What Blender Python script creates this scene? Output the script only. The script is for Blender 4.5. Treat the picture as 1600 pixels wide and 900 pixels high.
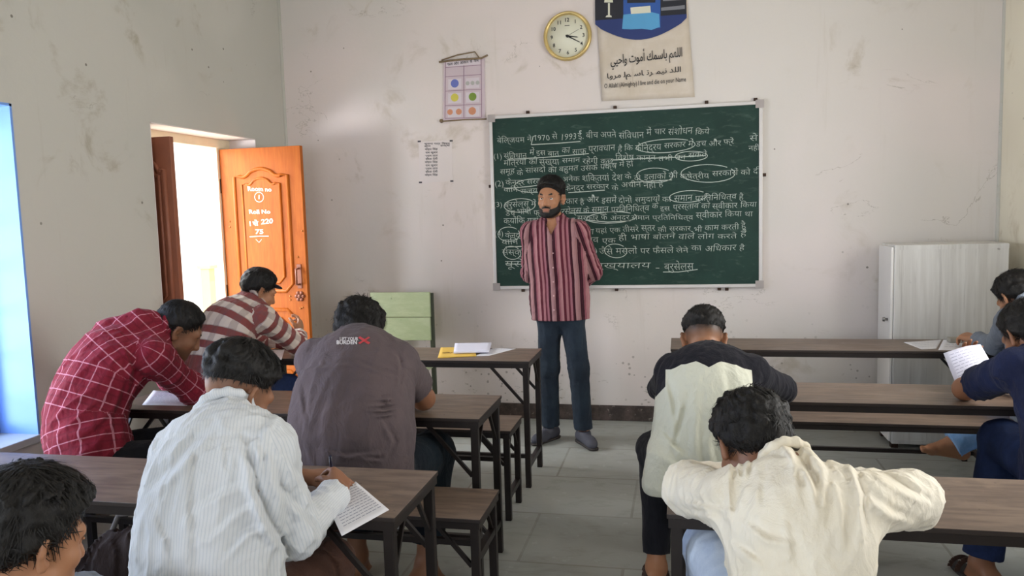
import bpy, bmesh, math, random
import numpy as np
from mathutils import Vector, Matrix
for o in list(bpy.data.objects): bpy.data.objects.remove(o)
S = bpy.context.scene
COL = S.collection
QUAL = 1.0            # voxel size multiplier for the figures
# ------------------------------------------------------------------ camera
CF = 1224.315
CC = np.array([0.0, 0.0, 1.52222])
CR = np.array([0.97748459, 0.20903809, -0.02875676])
CU = np.array([0.00805767, 0.09920546, 0.99503435])
CD = np.array([-0.21085291, 0.97286245, -0.09528745])
cam = bpy.data.cameras.new('camera'); cam.sensor_width = 36.0; cam.lens = CF / 1600 * 36
cam.clip_start = 0.05
cam_o = bpy.data.objects.new('camera', cam); COL.objects.link(cam_o)
m = Matrix.Identity(4)
for i in range(3):
    m[i][0] = CR[i]; m[i][1] = CU[i]; m[i][2] = -CD[i]; m[i][3] = CC[i]
cam_o.matrix_world = m
S.camera = cam_o
# ------------------------------------------------------------------ light
W = bpy.data.worlds.new('sky'); S.world = W; W.use_nodes = True
bg = W.node_tree.nodes['Background']
bg.inputs['Color'].default_value = (0.78, 0.88, 1.0, 1); bg.inputs['Strength'].default_value = 1.6
def area(name, loc, tgt, sx, sy, power, col):
    l = bpy.data.lights.new(name, 'AREA'); l.shape = 'RECTANGLE'; l.size = sx; l.size_y = sy
    l.energy = power; l.color = col
    o = bpy.data.objects.new(name, l); COL.objects.link(o); o.location = loc
    o.rotation_euler = (Vector(tgt) - Vector(loc)).to_track_quat('-Z', 'Y').to_euler()
    return o
sun = bpy.data.lights.new('sun', 'SUN'); sun.energy = 6.5; sun.angle = math.radians(0.6); sun.color = (1, 0.95, 0.86)
sun_o = bpy.data.objects.new('sun', sun); COL.objects.link(sun_o)
sun_o.rotation_euler = Vector((-0.17, 0.05, -0.98)).to_track_quat('-Z', 'Y').to_euler()
area('window_daylight', (-4.3, 1.9, 1.7), (0, 2.5, 1.1), 2.4, 2.0, 75, (0.50, 0.67, 1.0))
area('side_window_daylight', (-3.36, -0.5, 1.6), (0, 0.8, 1.3), 1.6, 1.4, 30, (0.80, 0.89, 1.0))
area('yard_daylight', (-5.4, 1.35, 0.95), (-2.6, 4.85, 1.1), 1.3, 1.0, 72, (1.0, 0.96, 0.94))
area('door_daylight', (-4.3, 4.55, 2.2), (-1.5, 4.45, 0.6), 1.0, 0.8, 60, (0.94, 0.96, 1.0))
area('right_window_daylight', (2.40, 3.1, 1.65), (0, 3.0, 1.5), 1.5, 1.4, 40, (1.0, 0.96, 0.90))
area('rear_fill_lamp', (-0.5, -2.95, 1.6), (-0.4, 5, 2.2), 2.1, 1.4, 42, (0.98, 0.97, 1.0))  # added fill lamp, unseen behind the camera, brightens the room from the rear
S.view_settings.view_transform = 'Standard'; S.view_settings.look = 'None'
S.view_settings.gamma = 1.0; S.view_settings.use_curve_mapping = False
S.view_settings.exposure = 0.68
S.cycles.max_bounces = 8; S.cycles.diffuse_bounces = 5; S.cycles.glossy_bounces = 3
S.cycles.use_denoising = True
S.cycles.sample_clamp_indirect = 6.0
# ------------------------------------------------------------------ helpers
def V(*a): return np.array(a if len(a) > 1 else a[0], dtype=float)
def unit(v): v = np.asarray(v, float); return v / (np.linalg.norm(v) + 1e-12)
def at(u, v, axis, val):
    d = CD * CF + CR * (u - 800) - CU * (v - 450)
    return CC + d * ((val - CC[axis]) / d[axis])
def tag(o, label=None, cat=None, group=None, kind=None):
    if label: o['label'] = label
    if cat: o['category'] = cat
    if group: o['group'] = group
    if kind: o['kind'] = kind
    return o
def empty(name, loc=(0, 0, 0), rz=0.0):
    o = bpy.data.objects.new(name, None); COL.objects.link(o); o.location = loc; o.rotation_euler = (0, 0, rz)
    o.empty_display_size = 0.05
    return o
class MB:
    """collects shapes and links them as one mesh object"""
    def __init__(s): s.bm = bmesh.new()
    def box(s, x0, y0, z0, x1, y1, z1, bev=0.0, mi=0):
        r = bmesh.ops.create_cube(s.bm, size=1.0)
        vs = r['verts']
        for v in vs:
            v.co = Vector(((x0 + x1) / 2 + v.co.x * (x1 - x0), (y0 + y1) / 2 + v.co.y * (y1 - y0), (z0 + z1) / 2 + v.co.z * (z1 - z0)))
        fs = set(f for v in vs for f in v.link_faces)
        for f in fs: f.material_index = mi
        if bev > 0:
            es = list(set(e for v in vs for e in v.link_edges))
            bmesh.ops.bevel(s.bm, geom=es, offset=bev, segments=2, profile=0.5, affect='EDGES')
        return s
    def bar(s, a, b, w, h=None, up=(0, 0, 1), mi=0):
        """box-section bar from a to b"""
        a = Vector(a); b = Vector(b); h = h or w
        d = (b - a).normalized(); u = Vector(up)
        if abs(d.dot(u)) > 0.95: u = Vector((0, 1, 0))
        r = d.cross(u).normalized(); u = r.cross(d).normalized()
        vs = []
        for p in (a, b):
            for sx, sy in ((-1, -1), (1, -1), (1, 1), (-1, 1)):
                vs.append(s.bm.verts.new(p + r * (sx * w / 2) + u * (sy * h / 2)))
        for q in ((3, 2, 1, 0), (4, 5, 6, 7), (0, 1, 5, 4), (1, 2, 6, 5), (2, 3, 7, 6), (3, 0, 4, 7)):
            f = s.bm.faces.new([vs[i] for i in q]); f.material_index = mi
        return s
    def tube(s, pts, r, n=8, caps=True, mi=0):
        pts = [Vector(p) for p in pts]; rs = r if isinstance(r, (list, tuple)) else [r] * len(pts)
        rings = []; u = None
        for i, p in enumerate(pts):
            d = ((pts[min(i + 1, len(pts) - 1)] - pts[max(i - 1, 0)])).normalized()
            if u is None:
                u = Vector((0, 0, 1)) if abs(d.z) < 0.9 else Vector((0, 1, 0))
            a = d.cross(u).normalized(); u = a.cross(d).normalized()
            rings.append([s.bm.verts.new(p + (a * math.cos(t) + u * math.sin(t)) * rs[i]) for t in [2 * math.pi * k / n for k in range(n)]])
        for A, B in zip(rings, rings[1:]):
            for k in range(n):
                f = s.bm.faces.new((A[k], A[(k + 1) % n], B[(k + 1) % n], B[k])); f.smooth = True; f.material_index = mi
        if caps:
            f = s.bm.faces.new(rings[0][::-1]); f.material_index = mi
            f = s.bm.faces.new(rings[-1]); f.material_index = mi
        return s
    def poly(s, pts, mi=0):
        f = s.bm.faces.new([s.bm.verts.new(p) for p in pts]); f.material_index = mi; return s
    def prism(s, pts, d, mi=0):
        """outline pts extruded by vector d"""
        d = Vector(d); A = [s.bm.verts.new(Vector(p)) for p in pts]; B = [s.bm.verts.new(Vector(p) + d) for p in pts]
        n = len(A)
        fs = [s.bm.faces.new(A), s.bm.faces.new(B[::-1])] + [s.bm.faces.new((A[k], B[k], B[(k + 1) % n], A[(k + 1) % n])) for k in range(n)]
        for f in fs: f.material_index = mi
        bmesh.ops.recalc_face_normals(s.bm, faces=fs)
        return s
    def lathe(s, prof, c, axis='z', n=48, mi=0):
        c = Vector(c); rings = []
        for (r, h) in prof:
            ring = []
            for k in range(n):
                t = 2 * math.pi * k / n
                if axis == 'z': p = Vector((r * math.cos(t), r * math.sin(t), h))
                elif axis == 'y': p = Vector((r * math.cos(t), h, r * math.sin(t)))
                else: p = Vector((h, r * math.cos(t), r * math.sin(t)))
                ring.append(s.bm.verts.new(c + p))
            rings.append(ring)
        fs = []
        for A, B in zip(rings, rings[1:]):
            for k in range(n):
                f = s.bm.faces.new((A[k], A[(k + 1) % n], B[(k + 1) % n], B[k])); f.smooth = True; fs.append(f)
        if prof[0][0] > 1e-6: fs.append(s.bm.faces.new(rings[0][::-1]))
        if prof[-1][0] > 1e-6: fs.append(s.bm.faces.new(rings[-1]))
        for f in fs: f.material_index = mi
        bmesh.ops.recalc_face_normals(s.bm, faces=fs)
        return s
    def raw(s, verts, faces, mi=0):
        vs = [s.bm.verts.new(v) for v in verts]
        for f in faces:
            try:
                g = s.bm.faces.new([vs[i] for i in f]); g.material_index = mi
            except ValueError: pass
        return s
    def build(s, name, mats, parent=None):
        me = bpy.data.meshes.new(name); s.bm.to_mesh(me); s.bm.free()
        for mm in (mats if isinstance(mats, (list, tuple)) else [mats]): me.materials.append(mm)
        o = bpy.data.objects.new(name, me); COL.objects.link(o)
        if parent is not None: o.parent = parent
        return o
def children(o): return [c for c in bpy.data.objects if c.parent == o]
def copy_tree(o, parent=None):
    c = o.copy(); COL.objects.link(c)
    if parent is not None: c.parent = parent
    for ch in children(o): copy_tree(ch, c)
    return c
# ---- node materials
class NM:
    def __init__(s, name):
        s.m = bpy.data.materials.new(name); s.m.use_nodes = True; s.t = s.m.node_tree; s.N = s.t.nodes; s.L = s.t.links
        s.b = s.N['Principled BSDF']
    def node(s, ty, **kw):
        n = s.N.new(ty)
        for k, v in kw.items(): setattr(n, k, v)
        return n
    def link(s, a, b): s.L.new(a, b)
    def setv(s, n, i, v):
        if hasattr(v, 'links') or isinstance(v, bpy.types.NodeSocket): s.link(v, n.inputs[i])
        else: n.inputs[i].default_value = v
    def math(s, op, a, b=0.0, c=None):
        n = s.node('ShaderNodeMath', operation=op); s.setv(n, 0, a); s.setv(n, 1, b)
        if c is not None: s.setv(n, 2, c)
        return n.outputs[0]
    def mix(s, fac, a, b, mode='MIX'):
        n = s.node('ShaderNodeMix', data_type='RGBA', blend_type=mode)
        s.setv(n, 0, fac)
        for i, c in ((6, a), (7, b)):
            if isinstance(c, tuple): n.inputs[i].default_value = (c[0], c[1], c[2], 1)
            else: s.link(c, n.inputs[i])
        return n.outputs[2]
    def coord(s, kind='Object', scale=(1, 1, 1), rot=(0, 0, 0), loc=(0, 0, 0)):
        tc = s.node('ShaderNodeTexCoord'); mp = s.node('ShaderNodeMapping')
        mp.inputs['Scale'].default_value = scale; mp.inputs['Rotation'].default_value = rot; mp.inputs['Location'].default_value = loc
        s.link(tc.outputs[kind], mp.inputs['Vector']); return mp.outputs[0]
    def noise(s, vec, scale, detail=4, rough=0.55, dist=0.0):
        n = s.node('ShaderNodeTexNoise'); n.inputs['Scale'].default_value = scale; n.inputs['Detail'].default_value = detail
        n.inputs['Roughness'].default_value = rough; n.inputs['Distortion'].default_value = dist
        if vec is not None: s.link(vec, n.inputs['Vector'])
        return n.outputs['Fac']
    def voro(s, vec, scale, feature='F1', rnd=1.0):
        n = s.node('ShaderNodeTexVoronoi', feature=feature); n.inputs['Scale'].default_value = scale
        n.inputs['Randomness'].default_value = rnd
        if vec is not None: s.link(vec, n.inputs['Vector'])
        return n.outputs['Distance']
    def ramp(s, fac, pts, interp='LINEAR'):
        n = s.node('ShaderNodeValToRGB'); cr = n.color_ramp; cr.interpolation = interp
        while len(cr.elements) < len(pts): cr.elements.new(0.5)
        for e, (p, c) in zip(cr.elements, pts):
            e.position = p; c = c if isinstance(c, tuple) else (c, c, c); e.color = (c[0], c[1], c[2], 1)
        s.link(fac, n.inputs[0]); return n.outputs[0]
    def smooth(s, x, a, b):
        n = s.node('ShaderNodeMapRange', interpolation_type='SMOOTHSTEP'); s.link(x, n.inputs[0])
        n.inputs[1].default_value = a; n.inputs[2].default_value = b; return n.outputs[0]
    def bump(s, h, strength=0.3, dist=0.01):
        n = s.node('ShaderNodeBump'); n.inputs['Strength'].default_value = strength; n.inputs['Distance'].default_value = dist
        s.link(h, n.inputs['Height']); s.link(n.outputs[0], s.b.inputs['Normal'])
    def out(s, color=None, rough=0.6, metal=0.0, spec=None, sheen=None):
        if color is not None:
            if isinstance(color, tuple): s.b.inputs['Base Color'].default_value = (color[0], color[1], color[2], 1)
            else: s.link(color, s.b.inputs['Base Color'])
        s.setv(s.b, 'Roughness', rough); s.b.inputs['Metallic'].default_value = metal
        if spec is not None: s.b.inputs['Specular IOR Level'].default_value = spec
        if sheen is not None: s.b.inputs['Sheen Weight'].default_value = sheen
        return s.m
def srgb(r, g, b):
    f = lambda c: (c / 255 / 12.92) if c / 255 <= 0.04045 else ((c / 255 + 0.055) / 1.055) ** 2.4
    return (f(r), f(g), f(b))
def simple(name, c, rough=0.6, metal=0.0, var=0.12, scale=8.0, bump=0.0, spec=None):
    n = NM(name); v = n.coord('Object')
    f = n.noise(v, scale, 5)
    col = n.mix(f, tuple(x * (1 - var) for x in c), tuple(min(1, x * (1 + var)) for x in c))
    if bump: n.bump(n.noise(v, scale * 12, 3), bump, 0.004)
    return n.out(col, rough, metal, spec)
# ------------------------------------------------------------------ the room
XL, XR, YB, ZC, YR = -2.959, 2.002, 5.607, 3.75, -2.6
def plaster(name, base, tint2, dirt, k=1.0, seed=0.0):
    n = NM(name); v = n.coord('Object', loc=(seed, seed * 2, seed))
    big = n.noise(v, 0.75, 3, 0.5, 0.4); mid = n.noise(v, 3.2, 6, 0.62, 0.5); fine = n.noise(v, 34, 4, 0.6)
    col = n.mix(n.smooth(big, 0.36, 0.64), base, tint2)
    st = n.math('MULTIPLY', n.smooth(mid, 0.55, 0.72), n.smooth(n.noise(v, 1.3, 2), 0.45, 0.62))
    col = n.mix(n.math('MULTIPLY', st, 0.55 * k), col, dirt)
    # streaks running down
    vs = n.coord('Object', scale=(9, 9, 0.7), loc=(seed, 0, 0)); s2 = n.smooth(n.noise(vs, 1.2, 4, 0.6), 0.60, 0.78)
    col = n.mix(n.math('MULTIPLY', s2, 0.16 * k), col, dirt)
    # pits, nail holes and flaked paint, more of them low on the wall
    tc = n.node('ShaderNodeTexCoord'); sx = n.node('ShaderNodeSeparateXYZ'); n.link(tc.outputs['Object'], sx.inputs[0])
    low = n.math('SUBTRACT', 1.0, n.smooth(sx.outputs[2], 0.15, 1.0))
    pit = n.math('MULTIPLY', n.math('LESS_THAN', n.voro(v, 7.5), 0.055), n.smooth(n.noise(v, 2.1, 2), 0.50, 0.60))
    pit2 = n.math('MULTIPLY', n.math('LESS_THAN', n.voro(v, 19), 0.17), n.math('MULTIPLY', n.smooth(n.noise(v, 3.7, 3), 0.46, 0.6), n.math('MAXIMUM', low, 0.0)))
    flake = n.math('MULTIPLY', n.smooth(n.noise(n.coord('Object', scale=(1, 1, 2.2)), 9, 8, 0.7), 0.60, 0.64), n.math('SUBTRACT', 1.0, n.smooth(sx.outputs[2], 0.14, 0.42)))
    p = n.math('MAXIMUM', pit, n.math('MULTIPLY', pit2, 0.8))
    col = n.mix(n.math('MULTIPLY', p, 0.75), col, tuple(c * 0.28 for c in dirt))
    col = n.mix(n.math('MULTIPLY', flake, 0.65), col, tuple(c * 0.6 for c in dirt))
    # hairline cracks
    cv = n.coord('Object', scale=(.8, .8, 1.5)); w = n.math('ABSOLUTE', n.math('SUBTRACT', n.noise(cv, 1.1, 7, .62, .6), .5))
    cr = n.math('MULTIPLY', n.math('LESS_THAN', w, .0022), n.smooth(n.noise(v, 1.6, 2), .56, .62)); col = n.mix(n.math('MULTIPLY', cr, .4), col, tuple(c * .55 for c in dirt))
    h = n.math('SUBTRACT', n.math('ADD', n.math('MULTIPLY', fine, 0.25), mid), n.math('MULTIPLY', p, 0.5))
    n.bump(h, 0.25, 0.012)
    return n.out(col, 0.75, 0, 0.25)
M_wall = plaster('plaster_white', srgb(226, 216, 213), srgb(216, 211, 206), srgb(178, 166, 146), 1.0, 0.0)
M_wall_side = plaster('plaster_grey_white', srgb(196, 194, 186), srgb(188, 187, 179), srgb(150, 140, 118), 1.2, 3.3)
M_wall_cream = plaster('plaster_cream', srgb(226, 220, 202), srgb(216, 209, 190), srgb(168, 150, 115), 1.0, 5.1)
M_reveal = simple('limewash_reveal', srgb(226, 218, 214), 0.8, var=0.04)
M_blue = simple('skylight_tint_blue', srgb(116, 160, 232), 0.6, var=0.04)  # blue of the skylight painted into the base colour of the reveal
M_ceil = simple('ceiling_white', srgb(225, 222, 215), 0.85, var=0.04)
def struct(o): o['kind'] = 'structure'; return o
# back wall
b = MB(); b.box(XL - 0.3, YB, -0.1, XR + 0.3, YB + 0.25, ZC); struct(b.build('wall_back', M_wall))
# left wall with the doorway and two windows
DY0, DY1, DZ = 4.015, 5.162, 2.10
WY0, WY1, WZ0, WZ1 = 1.55, 3.06, 0.545, 2.08
T = 0.27
b = MB(); xo, xi = XL - T, XL
b.box(xo, DY1, -0.1, xi, YB + 0.01, ZC); b.box(xo, DY0, DZ, xi, DY1, ZC); b.box(xo, WY1, -0.1, xi, DY0, ZC)
b.box(xo, WY0, WZ1, xi, WY1, ZC); b.box(xo, WY0, -0.1, xi, WY1, WZ0); b.box(xo, 0.35, -0.1, xi, WY0, ZC)
b.box(xo, -1.35, WZ1, xi, 0.35, ZC); b.box(xo, -1.35, -0.1, xi, 0.35, 0.85); b.box(xo, YR, -0.1, xi, -1.35, ZC)
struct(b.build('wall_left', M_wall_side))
# right wall with a window outside the frame
b = MB(); b.box(XR, 3.9, -0.1, XR + T, YB + 0.01, ZC); b.box(XR, 2.3, 2.35, XR + T, 3.9, ZC); b.box(XR, 2.3, -0.1, XR + T, 3.9, 0.9); b.box(XR, YR, -0.1, XR + T, 2.3, ZC)
struct(b.build('wall_right', M_wall_cream))
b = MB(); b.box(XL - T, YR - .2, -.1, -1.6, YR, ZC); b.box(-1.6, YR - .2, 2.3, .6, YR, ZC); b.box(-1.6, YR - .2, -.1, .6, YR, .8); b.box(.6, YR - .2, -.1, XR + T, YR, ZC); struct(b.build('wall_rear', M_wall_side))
# rounded mortar bead in the two corners
b = MB(); b.tube([(XL, YB, 0.1), (XL + 0.004, YB - 0.004, 1.2), (XL, YB, 2.4), (XL, YB, ZC)], 0.016, 8)
b.tube([(XR, YB, 0.1), (XR - 0.004, YB - 0.004, 1.3), (XR, YB, 2.2), (XR, YB, ZC)], 0.014, 8); struct(b.build('trim_1', M_wall_side))
b = MB(); b.box(XL - T, YR, ZC, XR + T, YB + 0.25, ZC + 0.12); struct(b.build('ceiling', M_ceil))
# window reveal lining: limewash with the blue skylight put into its colour, stone sill
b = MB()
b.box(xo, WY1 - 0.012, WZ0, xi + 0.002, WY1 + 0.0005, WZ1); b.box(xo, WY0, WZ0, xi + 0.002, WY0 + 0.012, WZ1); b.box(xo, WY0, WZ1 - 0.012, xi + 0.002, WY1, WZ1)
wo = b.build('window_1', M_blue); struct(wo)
b = MB(); b.box(xo - 0.05, WY0, WZ0 - 0.03, xi + 0.012, WY1, WZ0 + 0.006, 0.004); b.build('window_sill', simple('stone_sill', srgb(176, 182, 184), 0.45, var=0.15), wo)
M_frame_old = simple('weathered_timber', srgb(112, 70, 48), 0.6, var=0.2, scale=14)
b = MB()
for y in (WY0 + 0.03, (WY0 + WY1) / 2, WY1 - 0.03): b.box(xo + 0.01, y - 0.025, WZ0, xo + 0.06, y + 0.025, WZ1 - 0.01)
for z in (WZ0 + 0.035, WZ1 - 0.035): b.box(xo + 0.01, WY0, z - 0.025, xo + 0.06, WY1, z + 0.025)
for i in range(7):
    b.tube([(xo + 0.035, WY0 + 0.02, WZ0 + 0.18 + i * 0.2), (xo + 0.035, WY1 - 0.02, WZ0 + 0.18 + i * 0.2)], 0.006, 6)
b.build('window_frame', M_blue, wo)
# doorway lining (white reveals)
b = MB(); b.box(xo, DY1 - 0.006, 0, xi - 0.001, DY1 + 0.001, DZ); b.box(xo, DY0 - 0.001, 0, xi - 0.001, DY0 + 0.006, DZ); b.box(xo, DY0, DZ - 0.006, xi - 0.001, DY1, DZ + 0.001)
struct(b.build('trim_2', M_reveal))
# floor of stone slabs
def floor_mat():
    n = NM('stone_slab_floor'); v = n.coord('Object', loc=(0.25, 0.13, 0))
    br = n.node('ShaderNodeTexBrick'); br.offset = 0.5; br.inputs['Scale'].default_value = 1.0
    br.inputs['Mortar Size'].default_value = 0.007; br.inputs['Mortar Smooth'].default_value = 0.2; br.inputs['Bias'].default_value = 0.0
    br.inputs['Brick Width'].default_value = 0.92; br.inputs['Row Height'].default_value = 0.56
    br.inputs['Color1'].default_value = (*srgb(164, 165, 159), 1); br.inputs['Color2'].default_value = (*srgb(146, 147, 140), 1); br.inputs['Mortar'].default_value = (*srgb(134, 132, 122), 1)
    n.link(v, br.inputs['Vector'])
    big = n.noise(v, 1.7, 4, 0.55, 0.8); mid = n.noise(n.coord('Object', scale=(1, 2.4, 1)), 5, 6, 0.65, 0.8)
    col = n.mix(n.math('MULTIPLY', n.smooth(big, 0.42, 0.62), 0.5), br.outputs['Color'], srgb(166, 170, 166))
    col = n.mix(n.math('MULTIPLY', n.smooth(mid, 0.5, 0.7), 0.35), col, srgb(126, 128, 112))
    col = n.mix(n.math('MULTIPLY', n.smooth(n.noise(v, 11, 6, 0.7), 0.58, 0.7), 0.4), col, srgb(188, 190, 190))
    n.bump(n.math('ADD', n.math('MULTIPLY', br.outputs['Fac'], -0.6), n.math('MULTIPLY', mid, 0.35)), 0.3, 0.006)
    return n.out(col, n.math('ADD', 0.34, n.math('MULTIPLY', mid, 0.3)), 0, 0.4)
b = MB(); b.box(XL - T, YR, -0.1, XR + T, YB + 0.05, 0.0); struct(b.build('floor', floor_mat()))
# dark skirting on the back, left and right walls
def skirt_mat():
    n = NM('skirting_dark_stone'); v = n.coord('Object'); f = n.noise(v, 9, 6, 0.7)
    col = n.mix(n.smooth(f, 0.35, 0.7), srgb(52, 42, 38), srgb(92, 78, 72))
    col = n.mix(n.math('MULTIPLY', n.smooth(n.noise(v, 30, 4, 0.7), 0.62, 0.7), 0.6), col, srgb(150, 140, 130))
    return n.out(col, 0.55)
M_skirt = skirt_mat()
b = MB(); b.box(XL, YB - 0.014, 0, XR, YB + 0.002, 0.112, 0.003); struct(b.build('baseboard_back', M_skirt))
b = MB(); b.box(XL - 0.002, DY1, 0, XL + 0.013, YB, 0.112, 0.003); b.box(XL - 0.002, YR, 0, XL + 0.013, DY0, 0.112, 0.003); struct(b.build('baseboard_left', M_skirt))
b = MB(); b.box(XR - 0.013, YR, 0, XR + 0.002, YB, 0.112, 0.003); struct(b.build('baseboard_right', M_skirt))
# ledge of the plaster line on the right wall pillar
# outside the door: pale yard, boundary wall, timber post
b = MB(); b.box(-14, -8, -0.22, XL - T, 16, -0.1); struct(b.build('ground', simple('yard_ground', srgb(222, 214, 200), 0.9, var=0.06)))
b = MB(); b.box(-7.3, -6, -0.15, -7.0, 16, 2.9); b.box(-7.36, -6, 2.9, -6.94, 16, 3.02); struct(b.build('wall_outside', simple('sunlit_limewash', srgb(240, 236, 226), 0.85, var=0.04)))
pt = MB()
py = 6.35; pt.box(-4.24, py - 0.045, -0.12, -4.15, py + 0.045, 1.10, 0.004); pt.prism([(-4.26, py - 0.06, 1.10), (-4.13, py - 0.06, 1.10), (-4.13, py + 0.06, 1.10), (-4.26, py + 0.06, 1.10)], (0, 0, 0.03))
tag(pt.build('gate_post', simple('yellow_timber', srgb(222, 190, 130), 0.7)), 'pale yellow wooden post in the bright yard beyond the open door', 'post')
# ------------------------------------------------------------------ carved double door
def wood_orange():
    n = NM('varnished_orange_teak'); v = n.coord('Object', scale=(9, 9, 1.0)); g = n.noise(v, 3.0, 8, 0.6, 1.6); g2 = n.noise(n.coord('Object', scale=(40, 40, 1.5)), 2, 4)
    col = n.mix(n.smooth(g, 0.3, 0.7), srgb(168, 84, 18), srgb(184, 100, 28))
    col = n.mix(n.math('MULTIPLY', n.smooth(g2, 0.5, 0.7), 0.4), col, srgb(148, 76, 20))
    n.bump(g, 0.08, 0.003)
    return n.out(col, 0.5, 0, 0.22)
M_teak = wood_orange()
M_teak_dark = simple('dark_red_brown_timber', srgb(142, 84, 60), 0.5, var=0.18, scale=10)
M_brass = simple('dull_brass', srgb(186, 120, 60), 0.35, 0.7)
M_steel_dark = simple('dark_iron', srgb(62, 44, 34), 0.45, 0.6)
def arch_outline(x0, x1, z0, z1, cut, rise):
    """panel outline: bevelled lower corners, ogee arch on top"""
    P = [(x0, z0 + cut), (x0 + cut, z0), (x1 - cut, z0), (x1, z0 + cut), (x1, z1)]
    n = 20; w = x1 - x0
    sh = 0.12 * w
    P.append((x1 - sh, z1))
    for i in range(n + 1):
        t = i / n; x = (x1 - sh) + (x0 + sh - x1 + sh) * t
        P.append((x, z1 + rise * math.sin(math.pi * t) ** 1.5 + 0.012 * math.sin(math.pi * 2 * abs(t - 0.5) * 2) * (1 if abs(t - .5) > .25 else 0)))
    P.append((x0, z1))
    return P
def oct_outline(x0, x1, z0, z1, cut):
    return [(x0, z0 + cut), (x0 + cut, z0), (x1 - cut, z0), (x1, z0 + cut), (x1, z1 - cut), (x1 - cut, z1), (x0 + cut, z1), (x0, z1 - cut)]
def moulding(b, outline, y, r):
    pts = [Vector((x, y, z)) for x, z in outline]; pts = pts + [pts[0], pts[1]]
    b.tube(pts, r, 8, caps=True)
def door_leaf(parent, w, h, m, side):
    """leaf in the local x-z plane, hinge at x=0, thickness along +y, front face at y=0 (facing -y)"""
    b = MB(); b.box(0, 0, 0, w, 0.036, h, 0.002)
    leaf = b.build('door_leaf', m, parent)
    for (z0, z1, arch) in ((1.00, 1.81, True), (0.50, 0.87, False), (0.08, 0.43, False)):
        x0, x1 = 0.17 * w, w - 0.17 * w
        b = MB()
        o1 = arch_outline(x0, x1, z0, z1, 0.055, 0.05) if arch else oct_outline(x0, x1, z0, z1, 0.055)
        moulding(b, o1, 0.0, 0.013)
        i = 0.062 if w > .5 else .035
        o2 = arch_outline(x0 + i, x1 - i, z0 + i, z1 - i * 0.9, 0.04, 0.04) if arch else oct_outline(x0 + i, x1 - i, z0 + i, z1 - i, 0.04)
        moulding(b, o2, -0.002, 0.010)
        b.prism([(x, -0.006, z) for x, z in o2], (0, 0.008, 0))
        b.build('carved_panel', m, leaf)
    return leaf
# right leaf, swung into the room
dr = empty('door_1', (-3.172, 5.03, 0.02), math.radians(-1.0)); struct(dr)
leaf = door_leaf(dr, 0.625, 2.005, M_teak, 1)
b = MB(); b.tube([(0.57, -0.045, 1.16), (0.57, -0.05, 1.05)], 0.008, 8); b.tube([(0.57, 0, 1.16), (0.57, -0.045, 1.16)], 0.007, 8); b.tube([(0.57, 0, 1.05), (0.57, -0.05, 1.05)], 0.007, 8)
b.box(0.553, -0.006, 1.02, 0.587, 0.001, 1.19, 0.002); b.build('door_handle', M_teak_dark, leaf)
b = MB()
for k in range(6):
    a = k * math.pi / 3
    b.lathe([(0.0001, -0.012), (0.011, -0.010), (0.013, 0.0)], (0.565 + 0.026 * math.cos(a), -0.001, 0.965 + 0.026 * math.sin(a)), 'y', 12)
b.lathe([(0.0001, -0.016), (0.014, -0.012), (0.016, 0.0)], (0.565, -0.001, 0.965), 'y', 12); b.build('flower_bolt_plate', M_teak_dark, leaf)
b = MB()
for x, z in ((0.49, 0.965), (0.49, 0.94), (0.565, 0.88), (0.58, 0.885), (0.565, 1.24), (0.05, 1.5), (0.05, 1.46), (0.61, 1.42)):
    b.lathe([(0.0001, -0.006), (0.006, -0.004), (0.007, 0.0)], (x, -0.0005, z), 'y', 10)
b.build('stud', M_brass, leaf)
b = MB()
for z in (0.3, 1.0, 1.75): b.tube([(-0.006, 0.0, z - 0.05), (-0.006, 0.0, z + 0.05)], 0.008, 8)
b.build('hinge', M_steel_dark, leaf)
# narrow left leaf, open at a right angle
dl = empty('door_2', (-3.165, 4.076, 0.02), math.radians(0)); struct(dl)
door_leaf(dl, 0.282, 2.0, M_teak_dark, 1)
# door frame at the outer face
b = MB(); b.box(-3.225, 4.018, 0, -3.165, 4.075, DZ - 0.04); b.box(-3.225, 5.005, 0, -3.176, 5.16, DZ - 0.04); b.box(-3.225, 4.018, DZ - 0.065, -3.165, 5.16, DZ - 0.004)
struct(b.build('trim_3', simple('door_frame_cream', srgb(238, 226, 196), 0.6)))
# ------------------------------------------------------------------ desks and benches
def wood_top():
    n = NM('worn_brown_laminate'); v = n.coord('Object', scale=(1, 7, 7)); g = n.noise(v, 4.0, 7, 0.62, 0.9)
    v2 = n.coord('Object'); wear = n.noise(v2, 6, 6, 0.7)
    oi = n.node('ShaderNodeObjectInfo')
    col = n.mix(n.smooth(g, 0.3, 0.72), srgb(92, 76, 66), srgb(124, 106, 92))
    col = n.mix(n.math('MULTIPLY', n.smooth(wear, 0.55, 0.72), 0.45), col, srgb(142, 122, 104))
    col = n.mix(n.math('MULTIPLY', n.math('LESS_THAN', n.voro(v2, 16), 0.06), 0.6), col, srgb(40, 28, 22))
    n.bump(g, 0.06, 0.002)
    return n.out(col, n.math('ADD', 0.30, n.math('MULTIPLY', wear, 0.25)), 0, 0.5)
M_top = wood_top()
M_edge = simple('dark_stained_edge', srgb(36, 26, 22), 0.5, var=0.25, scale=20)
M_iron = simple('dark_brown_painted_iron', srgb(33, 26, 24), 0.42, 0.25, var=0.35, scale=22)
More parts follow.
